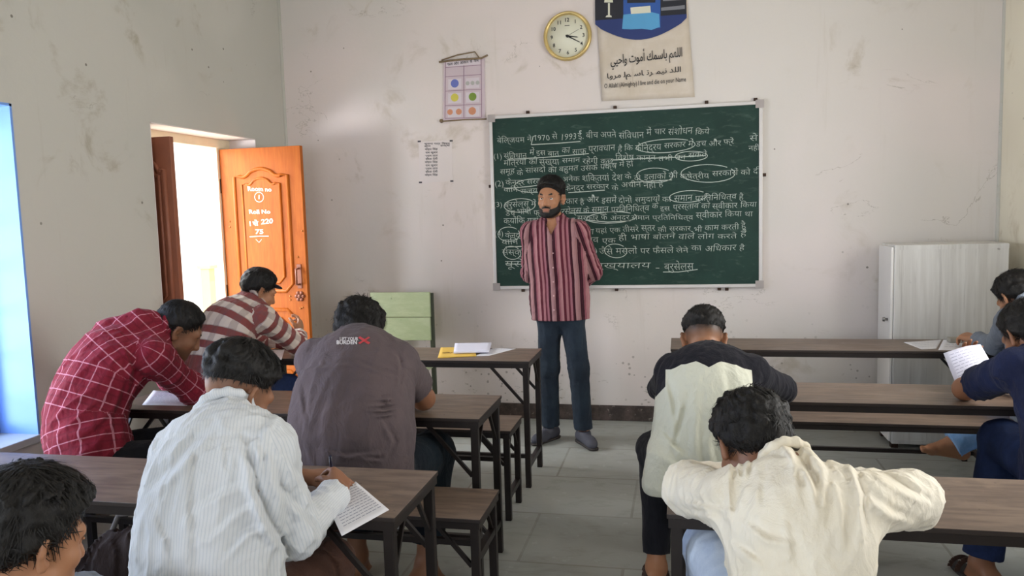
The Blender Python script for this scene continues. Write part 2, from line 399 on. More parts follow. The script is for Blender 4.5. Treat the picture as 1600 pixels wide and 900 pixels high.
def furniture(kind, L, D, h, zlong, label, group, loc, zside=None):
    """desk or bench with its left near corner at the local origin"""
    r = empty(kind, loc); tag(r, label, 'desk' if 'desk' in kind else 'bench', group)
    t = 0.014; zside = zside or zlong
    b = MB(); b.box(0, 0, h - t, L, D, h, 0.002)
    for f in b.bm.faces:
        if abs(f.normal.z) < 0.5: f.material_index = 1
    b.build('tabletop' if 'desk' in kind else 'seat', [M_top, M_edge], r)
    a = 0.026; z1 = h - t; lw = 0.030
    b = MB()
    b.box(0.004, 0.004, z1 - a, L - 0.004, 0.010, z1); b.box(0.004, D - 0.010, z1 - a, L - 0.004, D - 0.004, z1)
    b.box(0.004, 0.010, z1 - a, 0.010, D - 0.010, z1); b.box(L - 0.010, 0.010, z1 - a, L - 0.004, D - 0.010, z1)
    b.box(0.010, 0.010, z1 - 0.006, L - 0.010, 0.034, z1); b.box(0.010, D - 0.034, z1 - 0.006, L - 0.010, D - 0.010, z1)
    b.build('frame', M_iron, r)
    xs = (0.010, L - 0.010 - lw); ys = (0.010, D - 0.010 - lw)
    for x in xs:
        for y in ys:
            b = MB(); b.box(x, y, 0, x + lw, y + lw, z1 - 0.006, 0.002); b.build('leg', M_iron, r)
    bl = 0.20 if 'desk' in kind else 0.14
    for x, s in ((xs[0] + lw, 1), (xs[1], -1)):
        for y in (ys[0] + 0.012, ys[1] + lw - 0.012):
            b = MB(); b.bar((x, y, z1 - a - bl), (x + s * bl * 0.95, y, z1 - a * 0.5), 0.014, 0.014); b.build('brace', M_iron, r)
        xm = x - s * lw / 2
        for y, q in ((ys[0] + lw, 1), (ys[1], -1)):
            k = min(bl * 0.75, D * 0.36)
            b = MB(); b.bar((xm, y, z1 - a - k), (xm, y + q * k * 0.8, z1 - a * 0.5), 0.012, 0.012); b.build('brace', M_iron, r)
        b = MB(); b.box(xm - 0.013, ys[0] + lw, zside - 0.013, xm + 0.013, ys[1], zside + 0.013); b.build('side_stretcher', M_iron, r)
    b = MB(); b.box(xs[0] + lw * 0.5 + 0.013, D / 2 - 0.011, zlong - 0.011, xs[1] + lw * 0.5 - 0.013, D / 2 + 0.011, zlong + 0.011); b.build('stretcher', M_iron, r)
    return r
HD, HB = 0.715, 0.461
LEN = 1.70
GD, GB = 'classroom desks', 'classroom benches'
furniture('school_desk', LEN, 0.408, HD, 0.12, 'long brown desk near the blackboard bearing the yellow envelope and white sheets', GD, (-0.812 - LEN, 4.130, 0))
furniture('school_desk', LEN, 0.407, HD, 0.14, 'long brown desk directly in front of the man in the dark grey t-shirt', GD, (-0.785 - LEN, 2.934, 0))
furniture('school_desk', LEN, 0.390, HD, 0.14, 'nearest left brown desk, chalk scribbles on its corner beside an answer sheet', GD, (-0.758 - LEN, 1.922, 0))
furniture('school_desk', LEN, 0.400, HD, 0.10, 'long brown desk before the white cabinet with papers and a small box on it', GD, (-0.062, 4.550, 0))
furniture('school_desk', LEN - 0.05, 0.380, HD, 0.14, 'long brown desk at which the boy in the black and off-white shirt sits', GD, (-0.045, 3.335, 0))
furniture('school_desk', LEN, 0.400, HD, 0.14, 'nearest long brown desk on the right, under the folded arms of the boy in cream', GD, (-0.042, 2.050, 0))
furniture('school_bench', 1.80, 0.296, HB, 0.27, 'low wooden bench under the boy in the brown and white checked shirt', GB, (-0.822 - 1.80, 3.656, 0), 0.12)
furniture('school_bench', 1.85, 0.305, HB, 0.31, 'low wooden bench carrying the man in the dark grey t-shirt', GB, (-0.692 - 1.85, 2.553, 0))
furniture('school_bench', 1.80, 0.300, HB, 0.31, 'low wooden bench under the boy in the pale bluish white shirt', GB, (-0.75 - 1.80, 1.480, 0))
furniture('school_bench', 1.70, 0.300, HB, 0.31, 'low wooden bench under the boy in the lower left corner', GB, (-0.85 - 1.70, 0.780, 0))
furniture('school_bench', 1.80, 0.300, HB, 0.41, 'low wooden bench whose front edge shows just beneath the second right desk', GB, (0.06, 3.980, 0), 0.12)
furniture('school_bench', 1.75, 0.300, HB, 0.31, 'low wooden bench under the boy in the black and off-white shirt', GB, (-0.02, 2.840, 0))
furniture('school_bench', 1.70, 0.300, HB, 0.31, 'low wooden bench under the boy bent over in the cream shirt', GB, (-0.02, 1.450, 0))
# ------------------------------------------------------------------ text
def reorder(s):
    """the short-i sign stands before its consonant cluster"""
    s = list(s); i = 0
    while i < len(s):
        if s[i] == '\u093f':
            j = i - 1
            while j >= 2 and s[j - 1] == '\u094d': j -= 2
            c = s.pop(i); s.insert(j, c)
        i += 1
    return ''.join(s)
_tc = {}
def text_geo(body, offset=0.0):
    k = (body, offset)
    if k in _tc: return _tc[k]
    c = bpy.data.curves.new('t', 'FONT'); c.body = body; c.size = 1.0; c.resolution_u = 2; c.offset = offset
    o = bpy.data.objects.new('t', c); COL.objects.link(o)
    dg = bpy.context.evaluated_depsgraph_get(); me = bpy.data.meshes.new_from_object(o.evaluated_get(dg))
    vs = np.array([v.co[:] for v in me.vertices]) if len(me.vertices) else np.zeros((0, 3)); fs = [tuple(p.vertices) for p in me.polygons]
    bpy.data.objects.remove(o); bpy.data.curves.remove(c); bpy.data.meshes.remove(me)
    _tc[k] = (vs, fs); return vs, fs
def put_text(b, body, org, xa, ya, width=None, height=0.03, seed=0, jit=0.0, mi=0, offset=0.0, sq=1.0):
    """lay a line of text: org = start of the baseline, xa / ya = unit axes; words jittered like handwriting"""
    rnd = random.Random(seed); xa = V(xa); ya = V(ya); org = V(org)
    words = body.split(' '); geo = [text_geo(w, offset) for w in words]; wd = [(g[0][:, 0].max() if len(g[0]) else 0.3) for g in geo]
    sp = 0.28; tot = sum(wd) + sp * (len(words) - 1)
    sx = (width / tot) if width else height * sq
    x = 0.0
    for g, w in zip(geo, wd):
        if len(g[0]):
            a = rnd.uniform(-1, 1) * jit; dy = rnd.uniform(-1, 1) * jit * height * 1.2; k = 1 + rnd.uniform(-1, 1) * jit
            px = (g[0][:, 0]) * sx; py_ = g[0][:, 1] * height * k
            px, py_ = px + py_ * a, py_ + px * a * 0.25 + dy
            P = org[None] + (px + x)[:, None] * xa[None] + py_[:, None] * ya[None]
            b.raw([tuple(p) for p in P], g[1], mi)
        x += (w + sp) * sx
def stroke(b, pts, w, nrm, mi=0):
    """flat stroke of width w through pts, lying in the plane with normal nrm"""
    pts = [Vector(p) for p in pts]; nrm = Vector(nrm)
    L, R = [], []
    for i, p in enumerate(pts):
        d = (pts[min(i + 1, len(pts) - 1)] - pts[max(i - 1, 0)]).normalized(); s = d.cross(nrm).normalized() * (w / 2)
        L.append(b.bm.verts.new(p - s)); R.append(b.bm.verts.new(p + s))
    for i in range(len(pts) - 1):
        f = b.bm.faces.new((L[i], L[i + 1], R[i + 1], R[i])); f.material_index = mi
def oval(c, rx, rz, y, n=28, wob=0.0, seed=0, gap=0.0):
    rnd = random.Random(seed); P = []
    for i in range(n + 1):
        t = 2 * math.pi * i / n * (1 - gap) + 0.7
        w = 1 + wob * math.sin(2 * t + seed)
        P.append((c[0] + rx * w * math.cos(t), y, c[1] + rz * w * math.sin(t)))
    return P
# ------------------------------------------------------------------ blackboard
def board_mat():
    n = NM('green_chalkboard'); v = n.coord('Object'); f = n.noise(v, 2.2, 6, 0.65, 0.7); g = n.noise(n.coord('Object', scale=(1, 1, 4)), 7, 5, 0.7, 1.0)
    col = n.mix(n.smooth(f, 0.35, 0.7), srgb(25, 52, 45), srgb(33, 63, 55))
    col = n.mix(n.math('MULTIPLY', n.smooth(g, 0.54, 0.75), 0.14), col, srgb(150, 170, 160))
    return n.out(col, 0.62, 0, 0.3)
M_chalk = simple('white_chalk', srgb(188, 198, 190), 0.9, var=0.16, scale=60)
M_alu = simple('aluminium_trim', srgb(206, 202, 200), 0.38, 0.35, var=0.06)
bx0, bx1, bz0, bz1 = -1.343, 0.545, 0.967, 2.222
bb = empty('blackboard', (0, 0, 0))
tag(bb, 'dark green chalkboard in a thin aluminium frame covered in white chalk handwriting', 'blackboard')
bb.location = ((bx0 + bx1) / 2, YB, bz0)
def off(o, root):   # parts are drawn in world coordinates: hang them under the root without moving them
    o.parent = root; o.matrix_parent_inverse = Matrix.Translation(root.location).inverted(); return o
yb = YB - 0.028
b = MB(); b.box(bx0 + 0.012, yb, bz0 + 0.012, bx1 - 0.012, YB - 0.004, bz1 - 0.012); off(b.build('writing_surface', board_mat()), bb)
b = MB()
fw = 0.024
b.box(bx0, yb - 0.008, bz0, bx1, YB, bz0 + fw, 0.003); b.box(bx0, yb - 0.008, bz1 - fw, bx1, YB, bz1, 0.003)
b.box(bx0, yb - 0.008, bz0 + fw, bx0 + fw, YB, bz1 - fw, 0.003); b.box(bx1 - fw, yb - 0.008, bz0 + fw, bx1, YB, bz1 - fw, 0.003)
off(b.build('aluminium_frame', M_alu), bb)
for x, z in ((bx0 + .02, bz0 + .02), (bx1 - .02, bz0 + .02), (bx0 + .02, bz1 - .02), (bx1 - .02, bz1 - .02)):
    b = MB(); b.box(x - 0.027, yb - 0.011, z - 0.027, x + 0.027, yb - 0.007, z + 0.027, 0.002); off(b.build('corner_cap', simple('grey_plastic', srgb(168, 160, 158), 0.5)), bb)
for x, z in ((-1.06, bz1 + .012), (-0.44, bz1 + .012), (0.18, bz1 + .012), (0.50, bz1 + .012), (-1.13, bz0 - .01), (-0.45, bz0 - .01), (0.26, bz0 - .01), (0.31, bz0 - .012), (bx0 - .008, 1.72), (bx1 + .012, 1.73)):
    b = MB(); b.box(x - 0.012, YB - 0.02, z - 0.011, x + 0.012, YB + 0.001, z + 0.011, 0.002); off(b.build('wall_clip', M_steel_dark), bb)
yc = yb - 0.0012
LINES = [  # text, pixel of the start of the baseline, pixel of its end, letter height (m)
    ('बेल्जियम ने 1970 से 1993 ई. बीच अपने संविधान में चार संशोधन किये', (777, 224), (1108, 208), .058),
    ('(1) संविधान में इस बात का साफ़ प्रावधान है कि केन्द्रिय सरकार में डच और फ्रें', (771, 247), (1147, 226), .056),
    ('मंत्रियों की संख्या समान रहेगी कुछ विशेष कानून तभी बन सकते', (787, 260), (1104, 247), .054),
    ('समूह के सांसदों का बहुमत उसके पक्ष में हो', (781, 274), (990, 261), .054),
    ('(2) केन्द्र सरकार की अनेक शक्तियां देश के दो इलाकों की क्षेत्रीय सरकारों को दी', (773, 290), (1188, 272), .056),
    ('यानि राज्य सरकारें केन्द्र सरकार के अधीन नहीं है', (787, 302), (1037, 292), .054),
    ('(3) ब्रुसेल्स में अलग सरकार है और इसमें दोनों समुदायों का समान प्रतिनिधित्व है', (771, 323), (1162, 310), .056),
    ('डच भाषी फ्रेंच ने ब्रुसेल्स के समान प्रतिनिधित्व के इस प्रस्ताव को स्वीकार किया', (790, 337), (1182, 322), .054),
    ('क्योंकि यहां के केन्द्रिय सरकार के अन्दर समान प्रतिनिधित्व स्वीकार किया था', (787, 350), (1176, 338), .054),
    ('(4) केन्द्रीय और राज्य के अलावा यहां एक तीसरे स्तर की सरकार भी काम करती है', (773, 370), (1166, 358), .054),
    ('यानि इस सरकार का चुनाव एक ही भाषा बोलने वाले लोग करते हैं', (784, 383), (1166, 371), .054),
    ('संस्कृति शिक्षा और (भाषा) जैसे मसलों पर फैसले लेने का अधिकार है', (785, 399), (1163, 392), .056),
    ('यूरोपीय संघ का मुख्यालय -', (788, 415), (1030, 421), .062),
    ('ब्रुसेल्स', (1038, 422), (1084, 421), .072),
    ('से', (1171, 222), (1184, 221), .05), ('नहीं', (1170, 236), (1187, 235), .05),
]
b = MB()
for i, (tx, p0, p1, hh) in enumerate(LINES):
    A = at(*p0, 1, yc); B = at(*p1, 1, yc); xa = unit(B - A)
    put_text(b, reorder(tx), A, xa, (0.0, 0, 1.0), width=np.linalg.norm(B - A), height=hh * 1.04, seed=i + 3, jit=0.14, offset=-.014)
off(b.build('chalk_writing', M_chalk), bb)
b = MB()
def pl(pp): return [tuple(at(u, v, 1, yc - 0.0004)) for u, v in pp]
for pp in ([(830, 226), (870, 224), (907, 221)], [(830, 226), (833, 213), (838, 212)], [(793, 249), (850, 246), (920, 240)], [(957, 250), (1000, 248), (1050, 246), (1102, 243)], [(790, 295), (830, 291), (848, 288)],
           [(888, 301), (920, 299), (945, 297)], [(890, 333), (940, 332), (975, 330)], [(985, 285), (1020, 283), (1050, 281)], [(790, 412), (812, 413), (826, 412)], [(1036, 425), (1060, 425), (1090, 421)], [(915, 344), (950, 347), (985, 345)], [(765 + 25, 386), (815, 385)]):
    stroke(b, pl(pp), 0.0055, (0, -1, 0))
for (u, v, ru, rv, sd) in ((1040, 228, 44, 11, 1), (1080, 244, 24, 8, 2), (1106, 271, 42, 14, 3), (1023, 274, 30, 11, 4), (812, 321, 26, 10, 5), (1075, 307, 30, 9, 6), (955, 340, 38, 9, 7), (795, 366, 16, 12, 8), (962, 392, 17, 11, 9), (800, 395, 14, 10, 10), (835, 290, 34, 10, 11)):
    c = at(u, v, 1, yc - 0.0004); r = at(u + ru, v, 1, yc); q = at(u, v - rv, 1, yc)
    stroke(b, oval((c[0], c[2]), abs(r[0] - c[0]), abs(q[2] - c[2]), yc - 0.0004, 26, 0.06, sd, 0.04), 0.0045, (0, -1, 0))
off(b.build('chalk_underlines_and_rings', M_chalk), bb)
# ------------------------------------------------------------------ wall clock, 3:20
ck = empty('wall_clock', (-0.762, YB, 2.742)); tag(ck, 'round white wall clock in a gold rim reading twenty past three', 'clock')
M_gold = simple('pale_gold_rim', srgb(214, 190, 128), 0.28, 0.6, var=0.05)
M_dial = simple('clock_dial_cream', srgb(226, 226, 208), 0.5, var=0.02)
M_ink = simple('black_ink', srgb(34, 34, 36), 0.6, var=0.05)
rc = 0.168
b = MB(); b.lathe([(.0001, -.0005), (rc - 0.02, -0.001), (rc, -0.004), (rc + 0.002, -0.022), (rc - 0.004, -0.034), (rc - 0.012, -0.037), (rc - 0.021, -0.030), (rc - 0.0235, -0.016), (.0001, -.0155)], (0, 0, 0), 'y', 72); b.build('rim', M_gold, ck)
b = MB(); b.lathe([(0.0001, -0.018), (rc - 0.0225, -0.018), (rc - 0.0225, -0.002), (0.0001, -0.002)], (0, 0, 0), 'y', 64); dial = b.build('dial', M_dial, ck)
b = MB()
for hnum in range(1, 13):
    a = math.radians(90 - 30 * hnum); s = str(hnum); g, _ = text_geo(s, 0.02); w = (g[:, 0].max() - g[:, 0].min()); hgt = 0.036
    cx, cz = 0.112 * math.cos(a), 0.112 * math.sin(a)
    put_text(b, s, (cx - (g[:, 0].min() + w / 2) * hgt, -0.0185, cz - 0.36 * hgt), (1, 0, 0), (0, 0, 1), height=hgt, offset=0.02)
b.box(-0.018, -0.0187, 0.070, 0.016, -0.0183, 0.075)
b.build('numerals', M_ink, dial)
def hand(name, ang, L, w, tail):
    a = math.radians(ang); d = Vector((math.sin(a), 0, math.cos(a))); s = Vector((d.z, 0, -d.x)); b = MB()
    b.prism([Vector((0, -0.022, 0)) - d * tail - s * w, Vector((0, -0.022, 0)) - d * tail + s * w, Vector((0, -0.022, 0)) + d * L * 0.85 + s * w * 0.6, Vector((0, -0.022, 0)) + d * L, Vector((0, -0.022, 0)) + d * L * 0.85 - s * w * 0.6], (0, 0.0012, 0)); b.build(name, M_ink, ck)
hand('hour_hand', 100, 0.078, 0.0055, 0.012); hand('minute_hand', 119, 0.108, 0.0045, 0.014)
b = MB(); a = math.radians(64); b.bar((0, -0.0235, 0), (0.09 * math.sin(a), -0.0235, 0.09 * math.cos(a)), 0.0015); b.build('second_hand', M_ink, ck)
b = MB(); b.lathe([(0.0001, -0.026), (0.009, -0.025), (0.010, -0.0185)], (0, 0, 0), 'y', 16); b.build('hub', M_ink, ck)
# ------------------------------------------------------------------ prayer poster
ps = empty('poster', (-0.23, YB, 2.28)); tag(ps, 'large cream wall poster above the board, blue bed picture over Arabic writing', 'poster')
def poster_mat():
    n = NM('aged_cream_paper'); v = n.coord('Object'); f = n.noise(v, 5, 5, 0.6)
    col = n.mix(n.smooth(f, 0.4, 0.7), srgb(204, 192, 176), srgb(214, 204, 192))
    col = n.mix(n.math('MULTIPLY', n.smooth(n.noise(n.coord('Object', scale=(5, 1, .7)), 2, 5, .7), .6, .75), .4), col, srgb(170, 152, 128))
    n.bump(n.noise(n.coord('Object', scale=(1, 1, .35)), 6, 3, .5), 0.5, 0.02)
    return n.out(col, 0.55, 0, 0.3)
ptl, ptr, pbl, pbr = (-0.572, 3.20), (0.035, 3.20), (-0.530, 2.283), (0.102, 2.275)
nx, nz = 14, 20; vs = []; fs = []
for j in range(nz + 1):
    t = j / nz
    for i in range(nx + 1):
        s = i / nx; x = (pbl[0] * (1 - t) + ptl[0] * t) * (1 - s) + (pbr[0] * (1 - t) + ptr[0] * t) * s; z = (pbl[1] * (1 - t) + ptl[1] * t) * (1 - s) + (pbr[1] * (1 - t) + ptr[1] * t) * s
        e = 0.006 * (s > 0.93) * math.sin(t * 9) ** 2 + 0.006 * (s < 0.05) * math.sin(t * 7 + 1) ** 2 + 0.003 * math.sin(s * 3 + t * 6) ** 2
        vs.append((x, YB - 0.004 - e, z))
for j in range(nz):
    for i in range(nx): fs.append((j * (nx + 1) + i, j * (nx + 1) + i + 1, (j + 1) * (nx + 1) + i + 1, (j + 1) * (nx + 1) + i))
b = MB(); b.raw(vs, fs)
o = b.build('paper_sheet', poster_mat(), ps); off(o, ps)
md = o.modifiers.new('thick', 'SOLIDIFY'); md.thickness = 0.001; md.offset = 1
for p in o.data.polygons: p.use_smooth = True
yp = YB - 0.0125
M_pic = [simple('print_navy', srgb(30, 50, 110), 0.5, var=0.08), simple('print_black_blue', srgb(24, 26, 38), 0.5, var=.1), simple('print_sky_blue', srgb(84, 158, 206), 0.5, var=.08), simple('print_cream', srgb(214, 214, 196), 0.5, var=.04), simple('print_mid_blue', srgb(38, 84, 160), 0.5, var=.1), simple('print_grey', srgb(120, 122, 130), .5)]
b = MB()
def pp(lst): return [tuple(at(u, v, 1, yp)) for u, v in lst]
arc = [(930, 38)] + [(930 + 143 * t, 38 + 3 - 10 * t + 26 * math.sin(math.pi * min(1, max(0, t)))) for t in [k / 16 for k in range(1, 16)]] + [(1073, 28), (1071, -60), (929, -60)]
def layer(lst, mi, k):
    b.poly([tuple(at(u, v, 1, yp) + V(0, -0.0006 * k, 0)) for u, v in lst], mi)
layer(arc, 1, 0)
layer([(930, 38), (930, 32), (1073, 22), (1073, 28)] + [(930 + 143 * (1 - t), 38 + 3 - 10 * (1 - t) + 26 * math.sin(math.pi * t)) for t in [k / 16 for k in range(1, 16)]], 0, 1)
layer([(974, -40), (974, 46), (1032, 44), (1032, -40)], 4, 2)
layer([(980, -40), (980, 5), (1024, 4), (1024, -40)], 1, 3)
layer([(985, 12), (986, 22), (1017, 20), (1016, 9)], 3, 4)
layer([(974, 23), (972, 45), (985, 46), (1003, 45), (1018, 47), (1031, 42), (1030, 22), (1018, 19), (990, 21)], 2, 3)
layer([(950, 5), (950, 26), (953, 26), (953, 5)], 3, 2); layer([(946, 27), (956, 27), (955, 24), (948, 24)], 3, 3); layer([(944, 4), (958, 4), (955, -14), (947, -14)], 3, 3)
layer([(1033, 12), (1070, 8), (1070, 14), (1033, 17)], 5, 2); layer([(1036, -30), (1036, 2), (1064, 0), (1064, -30)], 5, 2)
off(b.build('bedroom_picture', M_pic, ps), ps)
b = MB()
def px_text(b, s, p0, p1, h, y, **k):
    A = at(*p0, 1, y); B = at(*p1, 1, y); put_text(b, s, A, unit(B - A), (0, 0, 1), width=np.linalg.norm(B - A), height=h, **k)
px_text(b, '\ufef2\ufef4\ufea3\ufe83\ufeed \ufe95\ufeee\ufee3\ufe83 \ufeda\ufee4\ufeb3\ufe8e\ufe91 \ufee2\ufeec\ufee0\ufedf\ufe8d'.replace('\ufef2\ufef4\ufea3\ufe83', '\ufef2\ufef4\ufea3\u0627'), (954, 101), (1066, 88), .085, yp, offset=0.012)
px_text(b, '\ufe8e\ufeed\ufeae\ufee3 \ufedf\ufee2 \ufeb3\ufe8e \ufe97\ufeae \ufee4\ufef4\ufee7 \ufeaa\ufee0\ufedf\ufe8d', (948, 123), (1064, 112), .05, yp, offset=0.008)
px_text(b, 'O Allah! (Almighty) I live and die on your Name', (944, 138), (1072, 127), .044, yp, offset=0.006)
off(b.build('printed_writing', M_ink, ps), ps)
# ------------------------------------------------------------------ hanging fruit chart
ch = empty('wall_chart', (-1.535, YB, 2.20)); tag(ch, 'small purplish paper chart of six boxes with coloured discs, left of the clock', 'chart')
c0, c1, c2, c3 = at(692, 188, 1, YB - .006), at(758, 186, 1, YB - .006), at(757, 90, 1, YB - .006), at(693, 95, 1, YB - .006)
def cp(s, t, k=0): return tuple((c0 * (1 - s) + c1 * s) * (1 - t) + (c3 * (1 - s) + c2 * s) * t + V(0, -0.0008 * k, 0))
b = MB(); b.prism([cp(0, 0), cp(1, 0), cp(1, 1), cp(0, 1)], (0, 0.003, 0)); off(b.build('chart_sheet', simple('lilac_paper', srgb(204, 188, 196), 0.6, var=.05)), ch)
M_ch = [simple('chart_line_mauve', srgb(150, 120, 140), .6), simple('chart_cell_pale', srgb(214, 204, 212), .6, var=.03), simple('disc_blue', srgb(106, 118, 190), .6), simple('disc_yellow', srgb(206, 196, 84), .6), simple('disc_green', srgb(122, 150, 58), .6), simple('disc_orange', srgb(206, 142, 108), .6), M_ink, simple('disc_grey', srgb(176, 176, 172), .6)]
b = MB()
for s in (0.05, 0.5, 0.92): b.poly([cp(s - .008, .03, 1), cp(s + .008, .03, 1), cp(s + .008, .9 if s == .5 else .99, 1), cp(s - .008, .9 if s == .5 else .99, 1)], 0)
for t in (0.03, 0.245, 0.49, 0.73, 0.885, 0.985): b.poly([cp(.05, t - .005, 1), cp(.92, t - .005, 1), cp(.92, t + .005, 1), cp(.05, t + .005, 1)], 0)
b.poly([cp(.07, .895, 1), cp(.9, .895, 1), cp(.9, .975, 1), cp(.07, .975, 1)], 1)
for (s, t) in ((.28, .6), (.71, .6), (.28, .365), (.71, .365), (.28, .13), (.71, .13)):
    b.poly([cp(s - .16, t - .085, 1), cp(s + .16, t - .085, 1), cp(s + .16, t + .085, 1), cp(s - .16, t + .085, 1)], 1)
def disc(s, t, r, mi):
    c = V(cp(s, t, 2)); b.poly([tuple(c + V(r * math.cos(a), 0, r * math.sin(a))) for a in [2 * math.pi * k / 20 for k in range(20)]], mi)
disc(.28, .61, .030, 2); disc(.28, .375, .029, 3); disc(.71, .375, .029, 4); disc(.17, .135, .021, 5); disc(.38, .135, .022, 5); disc(.70, .14, .028, 5)
for s in (.59, .71, .83): disc(s, .60, .015, 7)
A = V(cp(.10, .91, 2)); put_text(b, reorder('फल और आकार के नाम'), A, (1, 0, 0.06), (0, 0, 1), width=.235, height=.028, mi=6, offset=.015)
off(b.build('printed_boxes', M_ch), ch)
M_twine = simple('brown_twine', srgb(134, 116, 92), .9, var=.3, scale=60)
b = MB(); b.tube([tuple(at(686, 97, 1, YB - .012)), tuple(at(720, 93, 1, YB - .012)), tuple(at(752, 91, 1, YB - .012)), tuple(at(762, 86, 1, YB - .012))], 0.007, 8)
b.tube([tuple(at(690, 94, 1, YB - .01)), tuple(at(715, 86, 1, YB - .01)), tuple(at(742, 81, 1, YB - .01)), tuple(at(750, 92, 1, YB - .01))], 0.005, 6)
b.tube([tuple(at(688, 190, 1, YB - .012)), tuple(at(725, 187, 1, YB - .012)), tuple(at(760, 186, 1, YB - .012))], 0.005, 8)
b.lathe([(0.0001, -.018), (.013, -.014), (.015, 0)], tuple(at(690, 189, 1, YB)), 'y', 10)
off(b.build('cord_and_rods', M_twine), ch)
# small printed notice
nt = empty('paper_notice', (-1.8, YB, 1.77)); tag(nt, 'small white printed list taped to the wall left of the blackboard', 'notice')
b = MB(); P = [at(656, 286, 1, YB), at(708, 283, 1, YB), at(706, 219, 1, YB), at(654, 222, 1, YB)]
b.prism([tuple(p + V(0, -.0025, 0)) for p in P], (0, 0.002, 0)); off(b.build('notice_sheet', simple('white_paper_wall', srgb(222, 214, 212), .6, var=.02)), nt)
b = MB()
for k, (u0, u1, v) in enumerate([(663, 703, 226), (663, 673, 230), (688, 703, 229)] + [(664 + (i % 2), 684, 235 + i * 5) for i in range(9)]):
    px_text(b, reorder(['सूचना पत्र विषय', 'क्रम', 'कक्षा', 'राम कुमार', 'श्याम लाल', 'सीता देवी', 'मोहन सिंह'][k % 7 if k < 3 else 3 + k % 4]), (u0, v), (u1, v - 0.6), .020 if k > 2 else .018, YB - .0032, offset=.02)
for (u, v) in ((655, 221), (705, 220), (657, 285), (706, 283)):
    c = at(u, v, 1, YB - .003); b.box(c[0] - .012, YB - .0036, c[2] - .006, c[0] + .012, YB - .0026, c[2] + .006)
off(b.build('notice_print', simple('grey_print', srgb(84, 82, 86), .7)), nt)
# chalk on the door leaf
b = MB()
dl0 = Matrix.Translation(dr.location) @ Matrix.Rotation(dr.rotation_euler.z, 4, 'Z'); di = dl0.inverted()
def dpt(u, v):
    p = at(u, v, 1, 5.01); q = di @ Vector(p); return V(q.x, -0.0085, q.z)
def dtext(s, p0, p1, h, sd):
    A = dpt(*p0); B = dpt(*p1); put_text(b, s, A, unit(B - A), (0, 0, 1), width=np.linalg.norm(B - A), height=h, seed=sd, jit=.1, offset=.03)
dtext('Room no', (386, 299), (424, 299), .042, 1); dtext('1', (401, 312), (405, 312), .042, 2)
dtext('Roll No', (388, 334), (422, 334), .042, 3); dtext('1 से 220', (387, 352), (426, 350), .046, 4); dtext('75', (398, 366), (411, 366), .042, 5)
c = dpt(404, 308); stroke(b, [tuple(c + V(.034 * math.cos(t), 0, .034 * math.sin(t))) for t in [k * .3 for k in range(22)]], .005, (0, -1, 0))
stroke(b, [tuple(dpt(389, 370)), tuple(dpt(405, 369)), tuple(dpt(419, 369))], .006, (0, -1, 0)); stroke(b, [tuple(dpt(399, 374)), tuple(dpt(404, 379)), tuple(dpt(408, 374))], .004, (0, -1, 0))
b.build('chalk_room_number', simple('door_chalk', srgb(244, 232, 210), .9), leaf)
# ------------------------------------------------------------------ white steel cabinet
def cab_mat():
    n = NM('white_painted_steel'); v = n.coord('Object', scale=(7, 7, .35)); f = n.noise(v, 2.2, 5, .6, .3); s = n.noise(n.coord('Object', scale=(22, 22, .8)), 1.5, 5, .65)
    col = n.mix(n.smooth(f, .35, .65), srgb(196, 194, 190), srgb(214, 213, 210))
    col = n.mix(n.math('MULTIPLY', n.smooth(s, .56, .72), .5), col, srgb(150, 146, 142))
    col = n.mix(n.math('MULTIPLY', n.smooth(n.noise(n.coord('Object'), 9, 4), .68, .72), .6), col, srgb(110, 104, 100))
    return n.out(col, .42, .0, .4)
M_cab = cab_mat()
cb = empty('steel_cabinet', (1.56, 5.30, 0)); tag(cb, 'waist high white painted steel cabinet with streaked side against the back wall', 'cabinet')
cx0, cx1, cy0, cy1, cz = 1.250, 1.895, 5.130, 5.440, 1.262
b = MB(); b.box(cx0 + .018, cy0, .03, cx1, cy1, cz, .006); off(b.build('carcass', M_cab, cb), cb)
b = MB(); b.box(cx0, cy0 + .004, .045, cx0 + .016, cy1 - .004, cz - .012, .004); dd = off(b.build('door', simple('cabinet_door_white', srgb(226, 224, 222), .4, var=.04), cb), cb)
b = MB(); b.lathe([(.0001, -.032), (.013, -.03), (.015, -.018), (.008, -.012), (.008, 0)], (cx0, 5.19, .80), 'x', 16); k_ = b.build('knob', simple('chrome_knob', srgb(150, 148, 146), .25, .9), dd)
b = MB(); b.box(cx0 + .02, cy0 - .003, cz - .03, cx1 - .002, cy0 + .001, cz - .004); off(b.build('top_rim', M_cab, cb), cb)
b = MB(); b.box(cx0 + .02, cy0 - .003, .03, cx1 - .002, cy0 + .001, .055); off(b.build('bottom_rim', M_cab, cb), cb)
b = MB()
for x, y in ((cx0 + .04, cy0 + .03), (cx1 - .04, cy0 + .03), (cx0 + .04, cy1 - .03), (cx1 - .04, cy1 - .03)): b.box(x - .02, y - .02, 0, x + .02, y + .02, .032)
off(b.build('feet', M_steel_dark, cb), cb)
